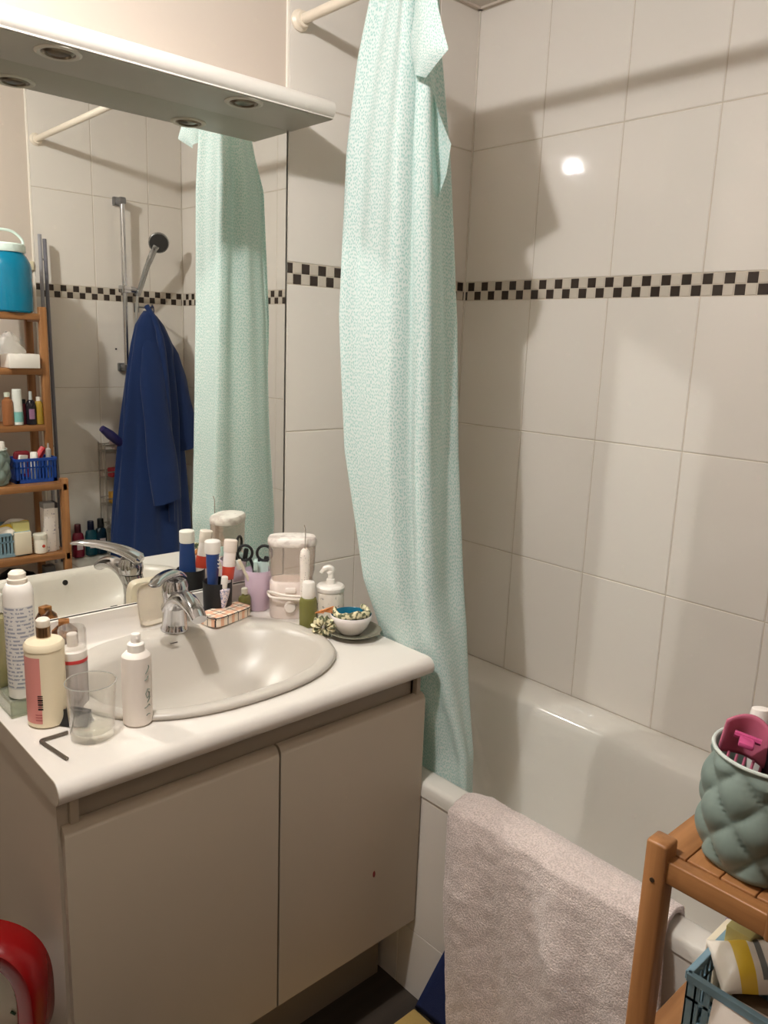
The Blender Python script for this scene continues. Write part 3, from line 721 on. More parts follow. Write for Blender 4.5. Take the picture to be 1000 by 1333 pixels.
# --- right cluster on the worktop
# white soap dish leaning against the mirror
t = thing('soap_dish', 'translucent white soap dish leaning against the mirror beside the tap', 'dish', (-1.045, -.022, WT+.006), rot=(math.radians(-8), math.radians(0), math.radians(6)))
bm = B()
def dish_rings():
    rg = []
    for a, b, y in ((.036, .040, 0), (.040, .044, -.001), (.046, .050, -.010), (.047, .051, -.0115), (.0455, .0495, -.0115), (.039, .043, -.003), (.03, .034, -.0025)):
        rg.append([(x, y, z+.052) for x, z, _ in superring(0, 0, a, b, 4.5, 0, 48)])
    return rg
ring_loft(bm, dish_rings()); obj('tray', bm, mat('milky_plastic', (232,220,200), .3, trans=.25), t)
def cup(name, label, loc, rb, rt, hgt, m, wall=.0018):
    t = thing(name, label, 'cup', loc)
    bm = B(); lathe(bm, [(.001, 0), (rb-.002, 0), (rb, .002), (rt, hgt-.001), (rt-.0005, hgt), (rt-wall, hgt-.001), (rb-wall, .004), (.001, .0035)], 40, cap0=False, cap1=False); obj('shell', bm, m, t, ang=60)
    return t
cup('toothbrush_cup', 'black cup holding toothpaste tubes in front of the mirror', (-.902, -.066, WT+.001), .0335, .0355, .096, mat('matte_black', (24,24,26), .5))
def tp_tube(name, label, loc, rotz, tilt, h1, wd, mb, mcap, mprint=None, capr=.0135):
    """toothpaste tube standing cap up"""
    t = thing(name, label, 'tube', loc, rot=(tilt[0], tilt[1], rotz))
    bm = B(); rings = []
    for s, a, b in ((0, wd, .0012), (.12, wd, .0035), (.5, wd*.95, .010), (.85, wd*.86, .0145), (1, wd*.82, .0150), (1.04, capr*.9, capr*.9)):
        rings.append([(a*math.cos(2*PI*k/28), b*math.sin(2*PI*k/28), s*h1) for k in range(28)])
    ring_loft(bm, rings); obj('tube_body', bm, mb, t)
    bm = B(); lathe(bm, [(capr*.95, h1*1.035), (capr, h1*1.05), (capr, h1*1.05+.026), (capr*.9, h1*1.05+.028), (.002, h1*1.05+.0283)], 24); obj('cap', bm, mcap, t)
    return t, h1, wd
t, h1, wd = tp_tube('toothpaste_tube', 'dark blue toothpaste tube with white cap standing in the black cup', (-.913, -.063, WT+.006), math.radians(38), (0, 0), .156, .0225, mat('tube_blue', (34,62,118), .35), WHITEP, capr=.0190)
bm = B()
for zz in (.128, .137, .146): tube(bm, [(-.005, -.0152, zz), (.0, -.0158, zz-.004), (.006, -.0152, zz+.003)], .0011, 6)
obj('white_print', bm, WHITEP, t)
t, h1, wd = tp_tube('toothpaste_tube', 'white toothpaste tube with red mark standing in the black cup', (-.884, -.068, WT+.006), math.radians(20), (0, math.radians(8)), .152, .018, mat('tube_white', (238,226,218), .35), mat('cap_cream', (236,222,210), .35), capr=.0165)
bm = B(); ring_loft(bm, [[(a*math.cos(2*PI*k/28), b*math.sin(2*PI*k/28), z) for k in range(28)] for z, a, b in ((.090, .0176, .0115), (.105, .0173, .0128), (.122, .0168, .0142))], cap0=False, cap1=False); obj('red_band', bm, mat('red_print', (206,74,54), .4), t)
t, h1, wd = tp_tube('toothpaste_tube', 'small pale tube with blue dots low at the rim of the black cup', (-.905, -.086, WT+.006), math.radians(70), (math.radians(4), math.radians(-6)), .078, .012, mat('tube_dots', (226,214,216), .4, var=((120,130,170), 260, .5, .6)), WHITEP, capr=.008)
# tartan tin
def tartan():
    m = mat('tartan_paper', (236,218,198), .45); nt, b = nodes_of(m)
    tc = nt.nodes.new('ShaderNodeTexCoord'); sp = nt.nodes.new('ShaderNodeSeparateXYZ'); nt.links.new(tc.outputs['Object'], sp.inputs[0])
    def mth(op, a, b2=None):
        n = nt.nodes.new('ShaderNodeMath'); n.operation = op
        for i, v in enumerate((a, b2)):
            if v is None: continue
            if isinstance(v, (int, float)): n.inputs[i].default_value = v
            else: nt.links.new(v, n.inputs[i])
        return n.outputs[0]
    def line(o, per, off, wd): return mth('LESS_THAN', mth('ABSOLUTE', mth('SUBTRACT', mth('FRACT', mth('ADD', mth('DIVIDE', o, per), off)), .5)), wd)
    blk = mth('MAXIMUM', line(sp.outputs[0], .034, .2, .035), line(sp.outputs[1], .034, .6, .035))
    org = mth('MAXIMUM', line(sp.outputs[0], .034, .7, .14), line(sp.outputs[1], .034, .1, .14))
    m1 = nt.nodes.new('ShaderNodeMix'); m1.data_type = 'RGBA'; nt.links.new(mth('MULTIPLY', org, .75), m1.inputs[0]); m1.inputs[6].default_value = lin((238,220,200))+(1,); m1.inputs[7].default_value = lin((226,160,120))+(1,)
    m2 = nt.nodes.new('ShaderNodeMix'); m2.data_type = 'RGBA'; nt.links.new(blk, m2.inputs[0]); nt.links.new(m1.outputs[2], m2.inputs[6]); m2.inputs[7].default_value = lin((40,34,32))+(1,)
    nt.links.new(m2.outputs[2], b.inputs['Base Color']); return m
t = thing('patterned_tin', 'flat cream tin with orange and black plaid pattern beside the tap', 'tin', (-.908, -.112, WT+.0145), rotz=math.radians(14))
bm = B(); ring_loft(bm, [superring(0, 0, .062, .032, 5, z, 48) for z in (0, .0165)]); obj('base', bm, tartan(), t)
bm = B(); ring_loft(bm, [superring(0, 0, a, b, 5, z, 48) for a, b, z in ((.0625, .0325, .0165), (.0632, .0332, .018), (.0625, .0325, .022), (.060, .030, .0228))]); ld = obj('lid', bm, tartan(), t)
bm = B(); tube(bm, superring(0, 0, .0630, .0330, 5, .0215, 48), .0012, 6, closed=True); obj('lid_edge', bm, BLACKP, ld)
t = bottle('mini_bottle', 'tiny olive green bottle between the black cup and the lilac cup', 'bottle', (-.829, -.072, WT+.001), [(.015, 0), (.0165, .002), (.0165, .040), (.014, .045), (.007, .047), (.007, .052)], mat('olive_liquid', (132,128,72), .15, trans=.35), [(.0078, .050), (.0078, .064), (.006, .066), (.001, .066)], mat('mini_cap', (200,194,176), .3), seg=24, sx=1.2, sy=.85, rotz=.5)
# lilac cup and its contents
cup('lilac_cup', 'lilac plastic cup holding scissors and toothbrushes', (-.782, -.060, WT+.001), .0290, .0345, .104, mat('lilac_plastic', (206,184,200), .4))
t = thing('scissors', 'scissors with two black loop handles standing in the lilac cup', 'scissors', (-.782, -.045, WT+.008), rot=(0, 0, math.radians(-38)))
bm = B()
for s in (-1, 1):
    c = Vector((s*.0245, 0, .135)); tube(bm, [c+Vector((.0185*math.cos(2*PI*k/24)*1.0, 0, .0195*math.sin(2*PI*k/24))) for k in range(24)], .0036, 8, closed=True)
    tube(bm, [(s*.012, 0, .120), (s*.005, 0, .103), (0, 0, .088)], .004, 8)
obj('handles', bm, BLACKP, t)
bm = B(); box(bm, (-.006, -.001, .0), (.001, .0, .098), .0003, seg=1); box(bm, (-.001, .0, .0), (.006, .001, .098), .0003, seg=1); obj('blades', bm, BRUSHED, t, flat=True)
def brush(label, base, top, mh, mb, twist=0):
    d = Vector(top)-Vector(base); q = d.to_track_quat('Z', 'Y')
    t = bpy.data.objects.new('toothbrush', None); col.objects.link(t); t.location = base; t.rotation_euler = (q.to_matrix()@Matrix.Rotation(twist, 3, 'Z')).to_euler(); tag(t, label, 'toothbrush')
    L = d.length; bm = B(); tube(bm, [(0, 0, 0), (0, 0, L*.4), (0, .001, L*.75), (0, 0, L-.026), (0, 0, L-.002)], [.005, .0062, .0035, .0045, .0048], 10); obj('handle', bm, mh, t)
    bm = B(); box(bm, (-.005, .003, L-.026), (.005, .014, L-.002), .001); obj('bristles', bm, mb, t); return t
brush('white toothbrush leaning left in the lilac cup', (-.770, -.062, WT+.006), (-.842, -.066, WT+.140), mat('brush_cream', (236,228,206), .4), mat('bristle_white', (230,232,226), .8, bump=(500, .6, .002)), 2.4)
brush('pale green toothbrush leaning to the right in the lilac cup', (-.790, -.060, WT+.006), (-.800, -.078, WT+.138), mat('brush_mint', (176,200,190), .4), mat('bristle_mint', (190,214,206), .8), 3.0)
bm = B(); box(bm, (-.016, -.009, 0), (.016, .009, .118), .004); leaner('mint_tube', 'pale mint tube lying slanted in the lilac cup', 'tube', (-.785, -.078, WT+.006), (-.768, -.056, WT+.118), bm, mat('mint_tube', (186,206,200), .4), .5)
bm = B(); lathe(bm, [(.0055, 0), (.0065, .01), (.0065, .122), (.005, .126)], 14); leaner('black_pen_tube', 'short black stick at the right rim of the lilac cup', 'stick', (-.770, -.050, WT+.006), (-.748, -.048, WT+.128), bm, BLACKP)

# water flosser
t = thing('water_flosser', 'white water flosser with clear tank and marbled lid beside the lilac cup', 'water flosser', (-.742, -.150, WT+.001), rotz=math.radians(-35))
fa, fb = .056, .036
bm = B(); ring_loft(bm, [superring(0, 0, a, b, 3.2, z, 48) for a, b, z in ((.052, .034, 0), (.054, .036, .004), (.055, .037, .05), (.054, .036, .088), (.050, .033, .094))])
sheetdummy = None
obj('base_unit', bm, mat('flosser_white', (236,222,214), .35), t)
bm = B(); ring_loft(bm, [superring(0, 0, a, b, 3.0, z, 48) for a, b, z in ((.050, .033, .0945), (.056, .037, .12), (.058, .039, .186), (.0565, .0375, .186), (.0545, .0355, .12), (.0485, .0315, .097))], 0, False, False)
obj('water_tank', bm, thin('tank_plastic', (250,246,243), .8, .10), t)
bm = B(); ring_loft(bm, [superring(0, 0, a, b, 2.8, z, 48) for a, b, z in ((.058, .0385, .182), (.060, .0405, .186), (.060, .0405, .196), (.056, .037, .202), (.04, .026, .2045))])
obj('lid', bm, mat('marble_lid', (240,232,224), .3, var=((200,186,178), 30, .5, .62)), t)
bm = B(); T = Matrix.Translation((-.004, -.0355, .033))@Matrix.Rotation(PI/2, 4, 'X'); lathe(bm, [(.0145, 0), (.0145, .008), (.012, .011), (.002, .0115)], 28, T=T); obj('dial', bm, mat('flosser_knob', (240,230,222), .3), t)
bm = B(); box(bm, (-.016, -.0435, .068), (.010, -.035, .082), .003); obj('power_button', bm, mat('flosser_knob'), t)
bm = B(); tube(bm, smooth_path([(.040, -.040, .055), (.020, -.053, .056), (-.025, -.052, .059), (-.052, -.040, .060), (-.058, -.020, .067), (-.050, -.038, .071), (-.015, -.050, .066), (.025, -.052, .064), (.044, -.044, .06)], 6), .0032, 8); obj('hose', bm, mat('flosser_hose', (232,222,212), .4), t)
bm = B(); tube(bm, [(.030, -.052, .06), (.030, -.052, .09), (.030, -.052, .165), (.030, -.052, .178), (.030, -.052, .184)], [.010, .011, .0125, .011, .006], 18)
h_ = obj('handle', bm, printed('handle_print', (232,222,212), (176,166,160), .006, 240, .6), t)
bm = B(); tube(bm, [(.030, -.052, .183), (.030, -.052, .232), (.027, -.055, .243)], [.0016, .0012, .0012], 8); obj('jet_tip', bm, mat('tip_clear', (200,190,180), .2, trans=.5), h_)
# bottles near the flosser
bottle('serum_bottle', 'olive green bottle with tall white cap in front of the water flosser', 'bottle', (-.755, -.236, WT+.001), [(.0195, 0), (.0215, .002), (.0215, .062), (.019, .069), (.013, .071)], mat('olive_glass', (140,138,78), .12, trans=.35), [(.0145, .069), (.0150, .071), (.0150, .107), (.0135, .1095), (.002, .110)], WHITEP)
t = thing('lotion_pump', 'round white lotion pump bottle behind the bowl', 'bottle', (-.703, -.255, WT+.001))
bm = B(); lathe(bm, [(.030, 0), (.033, .004), (.034, .05), (.033, .078), (.031, .084)], 36); obj('body', bm, mat('lotion_label', (226,218,206), .45, var=((150,146,138), 90, .6, .66)), t)
bm = B(); lathe(bm, [(.0335, .084), (.0345, .086), (.0345, .094), (.031, .098), (.012, .101), (.010, .112), (.007, .114), (.006, .128)], 36); obj('screw_lid', bm, WHITEP, t)
bm = B(); tube(bm, smooth_path([(-.004, .003, .124), (.003, -.002, .135), (-.006, .003, .141), (-.014, .008, .138), (-.021, .012, .128)], 4), [.007]*9+[.006]*4+[.0045]*4, 10); obj('pump_spout', bm, WHITEP, t)

# bowl on plate with patterned band
PX, PY = -.708, -.352
t = thing('saucer', 'dark grey green saucer under the white bowl', 'plate', (PX, PY, WT+.001))
bm = B(); lathe(bm, [(.001, 0), (.036, 0), (.040, .003), (.062, .012), (.0655, .0145), (.0645, .016), (.058, .0135), (.038, .006), (.001, .005)], 48, cap0=False, cap1=False); obj('dish', bm, mat('saucer_glaze', (126,124,108), .2), t, ang=60)
t = thing('bowl', 'small white bowl with turquoise blue inside on the saucer', 'bowl', (PX-.006, PY+.004, WT+.0075))
bm = B(); lathe(bm, [(.001, 0), (.024, 0), (.027, .003), (.040, .018), (.0475, .036), (.0485, .0455), (.0475, .0465)], 48, cap0=False, cap1=False); obj('outer_shell', bm, mat('bowl_white', (238,230,226), .2), t, ang=60)
bm = B(); lathe(bm, [(.0475, .0465), (.0462, .045), (.045, .036), (.038, .020), (.024, .007), (.001, .005)], 48, cap0=False, cap1=False); obj('inner_glaze', bm, mat('bowl_blue', (24,110,140), .15), t, ang=60)
FLORAL = mat('floral_cloth', (226,216,178), .85, bump=(300, .4, .002), var=((96,100,72), 110, .47, .56))
bm = B(); n = 70; rings = []
cx, cy, cz = PX-.006, PY+.004, WT+.055
for k in range(n+1):
    q_ = k/n; a = math.radians(-235+250*q_); wob = (1+.10*math.sin(9*a)+.06*math.sin(17*a+1))*(.35+.65*math.sin(PI*min(1, max(0, q_*.96+.02)))**.4)
    rr = .040; c = Vector((rr*math.cos(a), rr*math.sin(a)*.95, .003*math.sin(3*a+1)+.003)); e = Vector((math.cos(a), math.sin(a), 0))
    rings.append([c+e*.0065*wob*math.cos(2*PI*q/12)+Vector((0, 0, 1))*.0105*wob*math.sin(2*PI*q/12) for q in range(12)])
ring_loft(bm, rings)
simple('headband', 'folded headband with small floral pattern resting in the white bowl', 'headband', bm, FLORAL, (cx, cy, cz))
bm = B(); n = 80; rings = []
for k in range(n):
    a = 2*PI*k/n; wob = 1+.22*math.sin(11*a)+.12*math.sin(19*a+1)
    c = Vector((.017*math.cos(a), 0, .027+.015*math.sin(a))); tr = .0105*wob
    e = Vector((math.cos(a), 0, math.sin(a))); rings.append([c+e*tr*math.cos(2*PI*q/12)+Vector((0, 1, 0))*tr*1.15*math.sin(2*PI*q/12) for q in range(12)])
rings.append(rings[0]); ring_loft(bm, rings, 0, False, False)
simple('scrunchie', 'crumpled floral hair scrunchie leaning on the left side of the bowl', 'scrunchie', bm, FLORAL, (-.775, -.322, WT+.0005), rotz=math.radians(-42))
bm = B()
for k in range(7): tube(bm, smooth_path([(-.012+.003*k, 0, 0), (-.004+.003*k, .002*(k % 3), .004+.001*k), (.016+.002*k, .003, .003+.0022*k), (.032, .004, .0045*(k-2)*.6+.004)], 4), .0012, 6)
simple('orange_ribbon', 'frayed orange ribbon end beside the floral scrunchie', 'ribbon', bm, mat('orange_cloth', (214,140,84), .8), (-.768, -.300, WT+.052), rotz=math.radians(-42))

# ------------------------------------------------------------------ things on the bamboo shelf (seen in the mirror)
t = thing('water_dispenser', 'large turquoise blue jar with white lid and handle on top of bamboo shelf', 'jar', (-.848, -1.515, 1.608))
bm = B(); lathe(bm, [(.080, 0), (.088, .006), (.089, .15), (.086, .175), (.074, .200), (.064, .212), (.064, .218)], 48); obj('jar_body', bm, mat('turquoise_jar', (10,140,180), .12, trans=.35), t)
bm = B(); lathe(bm, [(.069, .214), (.071, .217), (.071, .240), (.067, .245), (.03, .247)], 48); obj('lid', bm, mat('lid_white', (220,236,228), .35), t)
bm = B(); tube(bm, smooth_path([(-.064, 0, .232), (-.064, 0, .262), (-.035, 0, .288), (0, 0, .294), (.035, 0, .288), (.064, 0, .262), (.064, 0, .232)], 6), .005, 10); obj('handle', bm, mat('lid_white'), t)
bm = B(); box(bm, (-.055, -.05, 0), (.055, .05, .052), .002)
simple('white_box', 'plain white cardboard box on the second shelf of bamboo rack', 'box', bm, WHITEP, (-.83, -1.47, 1.406))
bm = B()
for k in range(1): pass
def bag(s, v):
    a = 2*PI*s; rr = .055*(1-.75*v**1.5)*(1+.25*noise.noise(Vector((math.cos(a)*2, math.sin(a)*2, v*3))))
    return (rr*math.cos(a), rr*.7*math.sin(a), .075*v+.008*noise.noise(Vector((a, v*5, 2))))
sheet(bm, bag, 30, 14); simple('plastic_bag', 'crumpled clear plastic bag lying on the white box', 'bag', bm, mat('bag_film', (235,232,226), .25, trans=.5, alpha=.8), (-.868, -1.47, 1.4595))
ys = -1.462
bottle('amber_bottle', 'amber brown bottle at the left of the third shelf', 'bottle', (-.888, ys, 1.193), [(.018, 0), (.02, .002), (.02, .085), (.017, .095), (.009, .1), (.009, .108)], mat('amber', (150,96,60), .2), [(.0105, .106), (.0105, .122), (.002, .123)], mat('pale_cap', (200,206,190), .4))
t = bottle('shampoo_tube', 'white tube fading to teal on the third bamboo shelf', 'tube', (-.853, ys, 1.193), [(.016, 0), (.0185, .002), (.0175, .08), (.0165, .132), (.015, .134)], mat('tube_white_plain', (226,228,222), .4))
bm = B(); patch(bm, .0187, 0, 360, .012, .05, n=30); obj('teal_band', bm, mat('teal_print', (130,190,184), .4), t)
bottle('red_vial', 'small dark red vial between the teal tube and black bottle', 'bottle', (-.829, ys-.012, 1.193), [(.010, 0), (.012, .002), (.012, .075), (.010, .08)], mat('dark_red', (92,20,34), .3), [(.0105, .078), (.0105, .095), (.002, .096)], BLACKP)
t = bottle('black_bottle', 'black bottle with narrow pale cap on the third shelf', 'bottle', (-.805, ys+.004, 1.193), [(.017, 0), (.019, .002), (.019, .072), (.014, .088), (.009, .094)], mat('black_glass', (24,20,28), .15), [(.006, .092), (.0065, .094), (.0058, .125), (.001, .126)], mat('grey_cap', (190,196,194), .3))
bm = B(); patch(bm, .0192, 70, 130, .022, .06); obj('label', bm, mat('violet_label', (150,110,140), .4), t)
bottle('oil_bottle', 'clear bottle of yellow oil nearest the shelf right post', 'bottle', (-.776, ys+.004, 1.193), [(.014, 0), (.0155, .002), (.0155, .055), (.015, .078), (.010, .088), (.007, .09)], mat('yellow_oil', (190,156,60), .12, trans=.3), [(.0085, .088), (.0085, .104), (.002, .105)], mat('shiny_cap', (228,220,208), .2))
# inside the royal blue crate
bm = B(); box(bm, (-.024, -.004, 0), (.024, .004, .07), .001); o = leaner('medicine_box', 'white carton slanting out of the royal blue crate', 'box', (-.880, -1.382, 1.02), (-.864, -1.382, 1.105), bm, WHITEP, .9)
bm = B(); lathe(bm, [(.013, 0), (.0135, .002), (.0135, .10), (.011, .104)], 18); leaner('white_vial', 'white capped vial standing upright in the royal blue crate', 'bottle', (-.832, -1.382, .994), (-.829, -1.382, 1.108), bm, WHITEP)
bm = B(); box(bm, (-.018, -.010, 0), (.018, .010, .13), .006); leaner('red_tube', 'red and pink tube leaning right in the royal blue crate', 'tube', (-.850, -1.410, 1.0), (-.782, -1.406, 1.112), bm, mat('red_pink', (188,44,52), .4), .6)
bm = B(); box(bm, (-.03, -.014, 0), (.03, .014, .10), .012); leaner('dark_red_pouch', 'dark red pouch at the back of the royal blue crate', 'pouch', (-.862, -1.418, 1.0), (-.862, -1.418, 1.115), bm, mat('dark_red_cloth', (110,16,28), .7))
bm = B(); lathe(bm, [(.009, 0), (.010, .002), (.010, .112), (.004, .118), (.003, .135)], 16); leaner('grey_vial', 'slim clear grey vial at the right corner of the royal blue crate', 'bottle', (-.778, -1.378, .994), (-.777, -1.378, 1.118), bm, mat('grey_clear', (190,186,182), .2, trans=.3))
# lower shelf
def carton(name, label, loc, w_, d_, h_, m, rotz=0, top=None):
    t = thing(name, label, 'box', loc, rotz); bm = B(); box(bm, (-w_/2, -d_/2, 0), (w_/2, d_/2, h_), .001); obj('carton', bm, m, t)
    if top: bm = B(); box(bm, (-w_/2-.0004, -d_/2-.0004, h_-.02), (w_/2+.0004, d_/2+.0004, h_+.0004), .0005); obj('flap_band', bm, top, t)
    return t
carton('tall_box', 'tall white carton with grey print on the lower bamboo shelf', (-.799, -1.36, .716), .040, .045, .190, printed('carton_print', (226,216,208), (150,140,150), .016, 120, .62), 0, mat('grey_top', (150,144,140), .5))
carton('narrow_box', 'narrow white carton squeezed beside the right shelf post', (-.771, -1.375, .716), .016, .05, .186, mat('carton_white', (214,204,194), .5), 0, mat('black_print', (50,44,44), .5))
t = bottle('white_jar', 'white jar with red flower mark beside the grey-blue crate', 'jar', (-.836, -1.345, .716), [(.021, 0), (.024, .003), (.024, .055), (.022, .058)], mat('jar_white', (228,220,206), .4), [(.0255, .056), (.0255, .072), (.023, .075), (.003, .0755)], mat('jar_lid', (222,216,200), .4))
bm = B(); T = Matrix.Translation((.004, .0243, .03))@Matrix.Rotation(-PI/2, 4, 'X'); lathe(bm, [(.006, -.0004), (.006, .0002), (.002, .0004)], 14, T=T); obj('flower_mark', bm, mat('flower_red', (190,70,50), .5), t)
# crate contents (direct view)
bm = B()
def wipes(s, v):
    x = -.075+.15*s; y = -.038+.076*v; e = (1-abs(2*s-1)**4)*(1-abs(2*v-1)**3)
    return (x, y, .026*e+.004*noise.noise(Vector((x*30, y*30, 0))))
fs = sheet(bm, wipes, 40, 26, 0)
for fc in fs:
    cxx = fc.calc_center_median().x
    if -.052 < cxx < -.034: fc.material_index = 1
    elif -.026 < cxx < -.018 and fc.calc_center_median().y > -.03: fc.material_index = 2
    elif abs(fc.calc_center_median().y-.034) < .006 and cxx > .02: fc.material_index = 1
o = obj('wipes_packet', bm, [mat('wipes_white', (232,222,208), .35), mat('wipes_yellow', (226,188,60), .35), mat('wipes_grey', (120,120,116), .4)], mods=[('SOLIDIFY', dict(thickness=.014, offset=-1))])
o.location = (-.918, -1.412, .812); o.rotation_euler = (math.radians(8), math.radians(-6), math.radians(-50)); tag(o, 'white soft packet with yellow stripes on top of the grey-blue crate', 'packet')
bm = B(); box(bm, (-.014, -.065, 0), (.014, .065, .075), .002); box(bm, (-.0146, -.05, .030), (-.0141, .03, .055), .0002, 1); o = obj('folded_carton', bm, [mat('carton_pale', (224,212,200), .5), mat('violet_print', (96,84,120), .5)]); o.location = (-1.008, -1.44, .722); o.rotation_euler = (0, math.radians(14), math.radians(4)); tag(o, 'pale carton with violet print standing in the grey-blue crate', 'box')
bm = B(); box(bm, (-.018, -.07, 0), (.018, .07, .07), .012); o = obj('brown_pouch', bm, mat('brown_card', (104,84,62), .6)); o.location = (-.962, -1.45, .722); o.rotation_euler = (0, math.radians(-4), 0); tag(o, 'flat brown pouch in the middle of the grey-blue crate', 'pouch')
bm = B(); lathe(bm, [(.013, 0), (.015, .002), (.015, .085), (.012, .088)], 20); simple('cream_bottle', 'cream capped bottle at the back corner of grey-blue crate', 'bottle', bm, mat('cream_plain', (214,200,170), .4), (-1.005, -1.528, .722))
bm = B(); box(bm, (-.030, -.016, 0), (.030, .016, .118), .002); simple('yellow_carton', 'yellow green carton standing in the front of grey-blue crate', 'box', bm, mat('yellow_green', (206,196,130), .5), (-.900, -1.365, .722))
bm = B(); box(bm, (-.03, -.012, 0), (.03, .012, .085), .002); simple('pale_carton', 'pale carton at the front right of the grey-blue crate', 'box', bm, mat('carton_ivory', (226,214,190), .5), (-.902, -1.340, .722))
bm = B(); lathe(bm, [(.035, 0), (.05, .01), (.075, .04), (.085, .09), (.075, .13), (.05, .165), (.02, .185), (.004, .188)], 28, sx=1.25, sy=.9); xf(bm.verts, Matrix.Identity(4))
for v in bm.verts: v.co += Vector((noise.noise(v.co*18), noise.noise(v.co*18+Vector((5,0,0))), noise.noise(v.co*18+Vector((0,9,0)))))*.012
simple('black_toiletry_bag', 'black toiletry bag sitting on the bottom part of bamboo shelf', 'bag', bm, mat('black_cloth', (22,20,24), .7), (-.895, -1.45, .447))
bm = B(); box(bm, (-.02, -.02, 0), (.02, .02, .2), .002); simple('grey_carton', 'grey printed carton beside the black toiletry bag', 'box', bm, mat('grey_card', (96,98,100), .5), (-.790, -1.40, .446))

# grey pole and cream box behind the shelf
t = thing('folded_drying_rack', 'folded grey metal airer leaning on the wall behind bamboo shelf', 'drying rack', (-.655, -1.69, RZ+.002))
bm = B(); tube(bm, [(-.010, .024, 0), (-.002, -.002, 1.345)], .0075, 10); obj('leg', bm, mat('grey_paint_metal', (150,148,152), .4), t)
bm = B(); tube(bm, [(.018, .020, 0), (.018, -.006, 1.33)], .0075, 10); obj('leg', bm, mat('grey_paint_dark', (112,110,118), .4), t)
for z in (.15, .5, .9, 1.25):
    bm = B(); tube(bm, [(-.008+.006*z/1.3, .018-.016*z, z), (.018, .016-.016*z, z)], .004, 8); obj('crossbar', bm, mat('grey_paint_metal'), t)
bm = B(); box(bm, (-.016, 0, -.018), (.016, .014, .018), .003); simple('cream_switch_box', 'small cream switch box on the painted wall behind the shelf', 'switch', bm, mat('switch_cream', (222,212,180), .4), (-.682, YB-.004, 1.80))

# ------------------------------------------------------------------ shower set on the far wall
t = thing('shower_set', 'chrome riser rail with hand shower on the far tiled wall', 'shower', (-.305, YB, 1.40))
bm = B(); tube(bm, [(0, .052, .0), (0, .052, .70)], .0105, 16); obj('riser_rail', bm, CHROME, t)
for z in (.695, .0):
    bm = B(); box(bm, (-.022, .0005, z-.018), (.022, .018, z+.018), .004); box(bm, (-.014, .012, z-.014), (.014, .066, z+.014), .006); obj('wall_bracket', bm, BRUSHED, t)
bm = B(); box(bm, (-.022, .034, .318), (.024, .072, .350), .006); tube(bm, [(.02, .055, .334), (.055, .060, .330)], .014, 14); obj('slider', bm, CHROME, t)
hs = B(); tube(hs, smooth_path([(.052, .062, .310), (.062, .075, .345), (.082, .10, .43), (.100, .122, .49), (.110, .135, .52)], 5), [.0115]*6+[.012]*6+[.0135]*6+[.017]*3, 14); hsh = obj('hand_shower', hs, mat('grey_chrome', (176,176,176), .2, metal=.9), t)
bm = B(); T = Matrix.Translation((.118, .142, .532))@Matrix.Rotation(math.radians(22), 4, 'Z')@Matrix.Rotation(math.radians(-112), 4, 'X')
lathe(bm, [(.018, .028), (.036, .018), (.043, .006), (.0435, -.004), (.040, -.007)], 32, T=T@Matrix.Scale(-1, 4, (0,0,1))); obj('shower_head', bm, mat('grey_chrome'), hsh)
bm = B(); lathe(bm, [(.039, .008), (.037, .0105), (.02, .011), (.002, .0095)], 32, T=T); obj('spray_face', bm, mat('rubber_grey', (52,50,48), .6), hsh)
bm = B(); tube(bm, smooth_path([(.052, .062, .308), (.048, .060, .24), (.03, .064, .05), (-.01, .075, -.15), (-.045, .085, -.30), (-.055, .088, -.42), (-.02, .085, -.52), (.04, .07, -.45), (.04, .05, -.15), (.018, .048, -.005)], 6), .0062, 8); obj('hose', bm, mat('hose_metal', (190,188,182), .3, metal=.6), t)
bm = B(); lathe(bm, [(.004, 0), (.004, .004), (.001, .005)], 10, T=Matrix.Translation((-.33, YB-.0005, 1.478))@Matrix.Rotation(-PI/2, 4, 'X')); simple('wall_plug', 'tiny dark screw plug left of the riser rail', 'screw', bm, DARK, (0, 0, 0))

# robe on a hook
t = thing('robe_hook', 'small dark metal hook on the tiled wall above the bathrobe', 'hook', (-.230, YB, 1.66))
bm = B(); box(bm, (-.012, .0005, -.02), (.012, .006, .02), .002); tube(bm, smooth_path([(0, .004, .004), (0, .08, .0), (0, .145, -.004), (0, .158, .012)], 5), .004, 10); obj('hook_body', bm, BRUSHED, t)
t = thing('bathrobe', 'royal blue bathrobe hanging on the tiled wall beside the riser rail', 'bathrobe', (-.232, -1.60, .425))
ROBE = mat('robe_blue', (12,40,88), .9, sheen=.15, bump=(350, .5, .002))
RB = [(1.22, -.02, .015, .02), (1.20, -.015, .035, .03), (1.16, -.01, .065, .04), (1.08, .0, .095, .052), (.95, -.005, .115, .058), (.75, -.01, .135, .062), (.5, -.02, .155, .068), (.25, -.03, .175, .073), (0, -.035, .19, .078)]
bm = B(); rings = []; n = 96
for j in range(61):
    z = 1.22*(1-j/60); cxr, a, b = lerp_tab(RB, z); rg = []
    for k in range(n):
        th = 2*PI*k/n; dn = (1.22-z)
        fo = 1+(.10*math.sin(7*th+2*z)+.05*math.sin(13*th-3*z))*min(1, dn*2.2)
        rg.append((cxr+a*math.cos(th)*fo, b*math.sin(th)*fo, z))
    rings.append(rg)
ring_loft(bm, rings); obj('robe_body', bm, ROBE, t, ang=80)
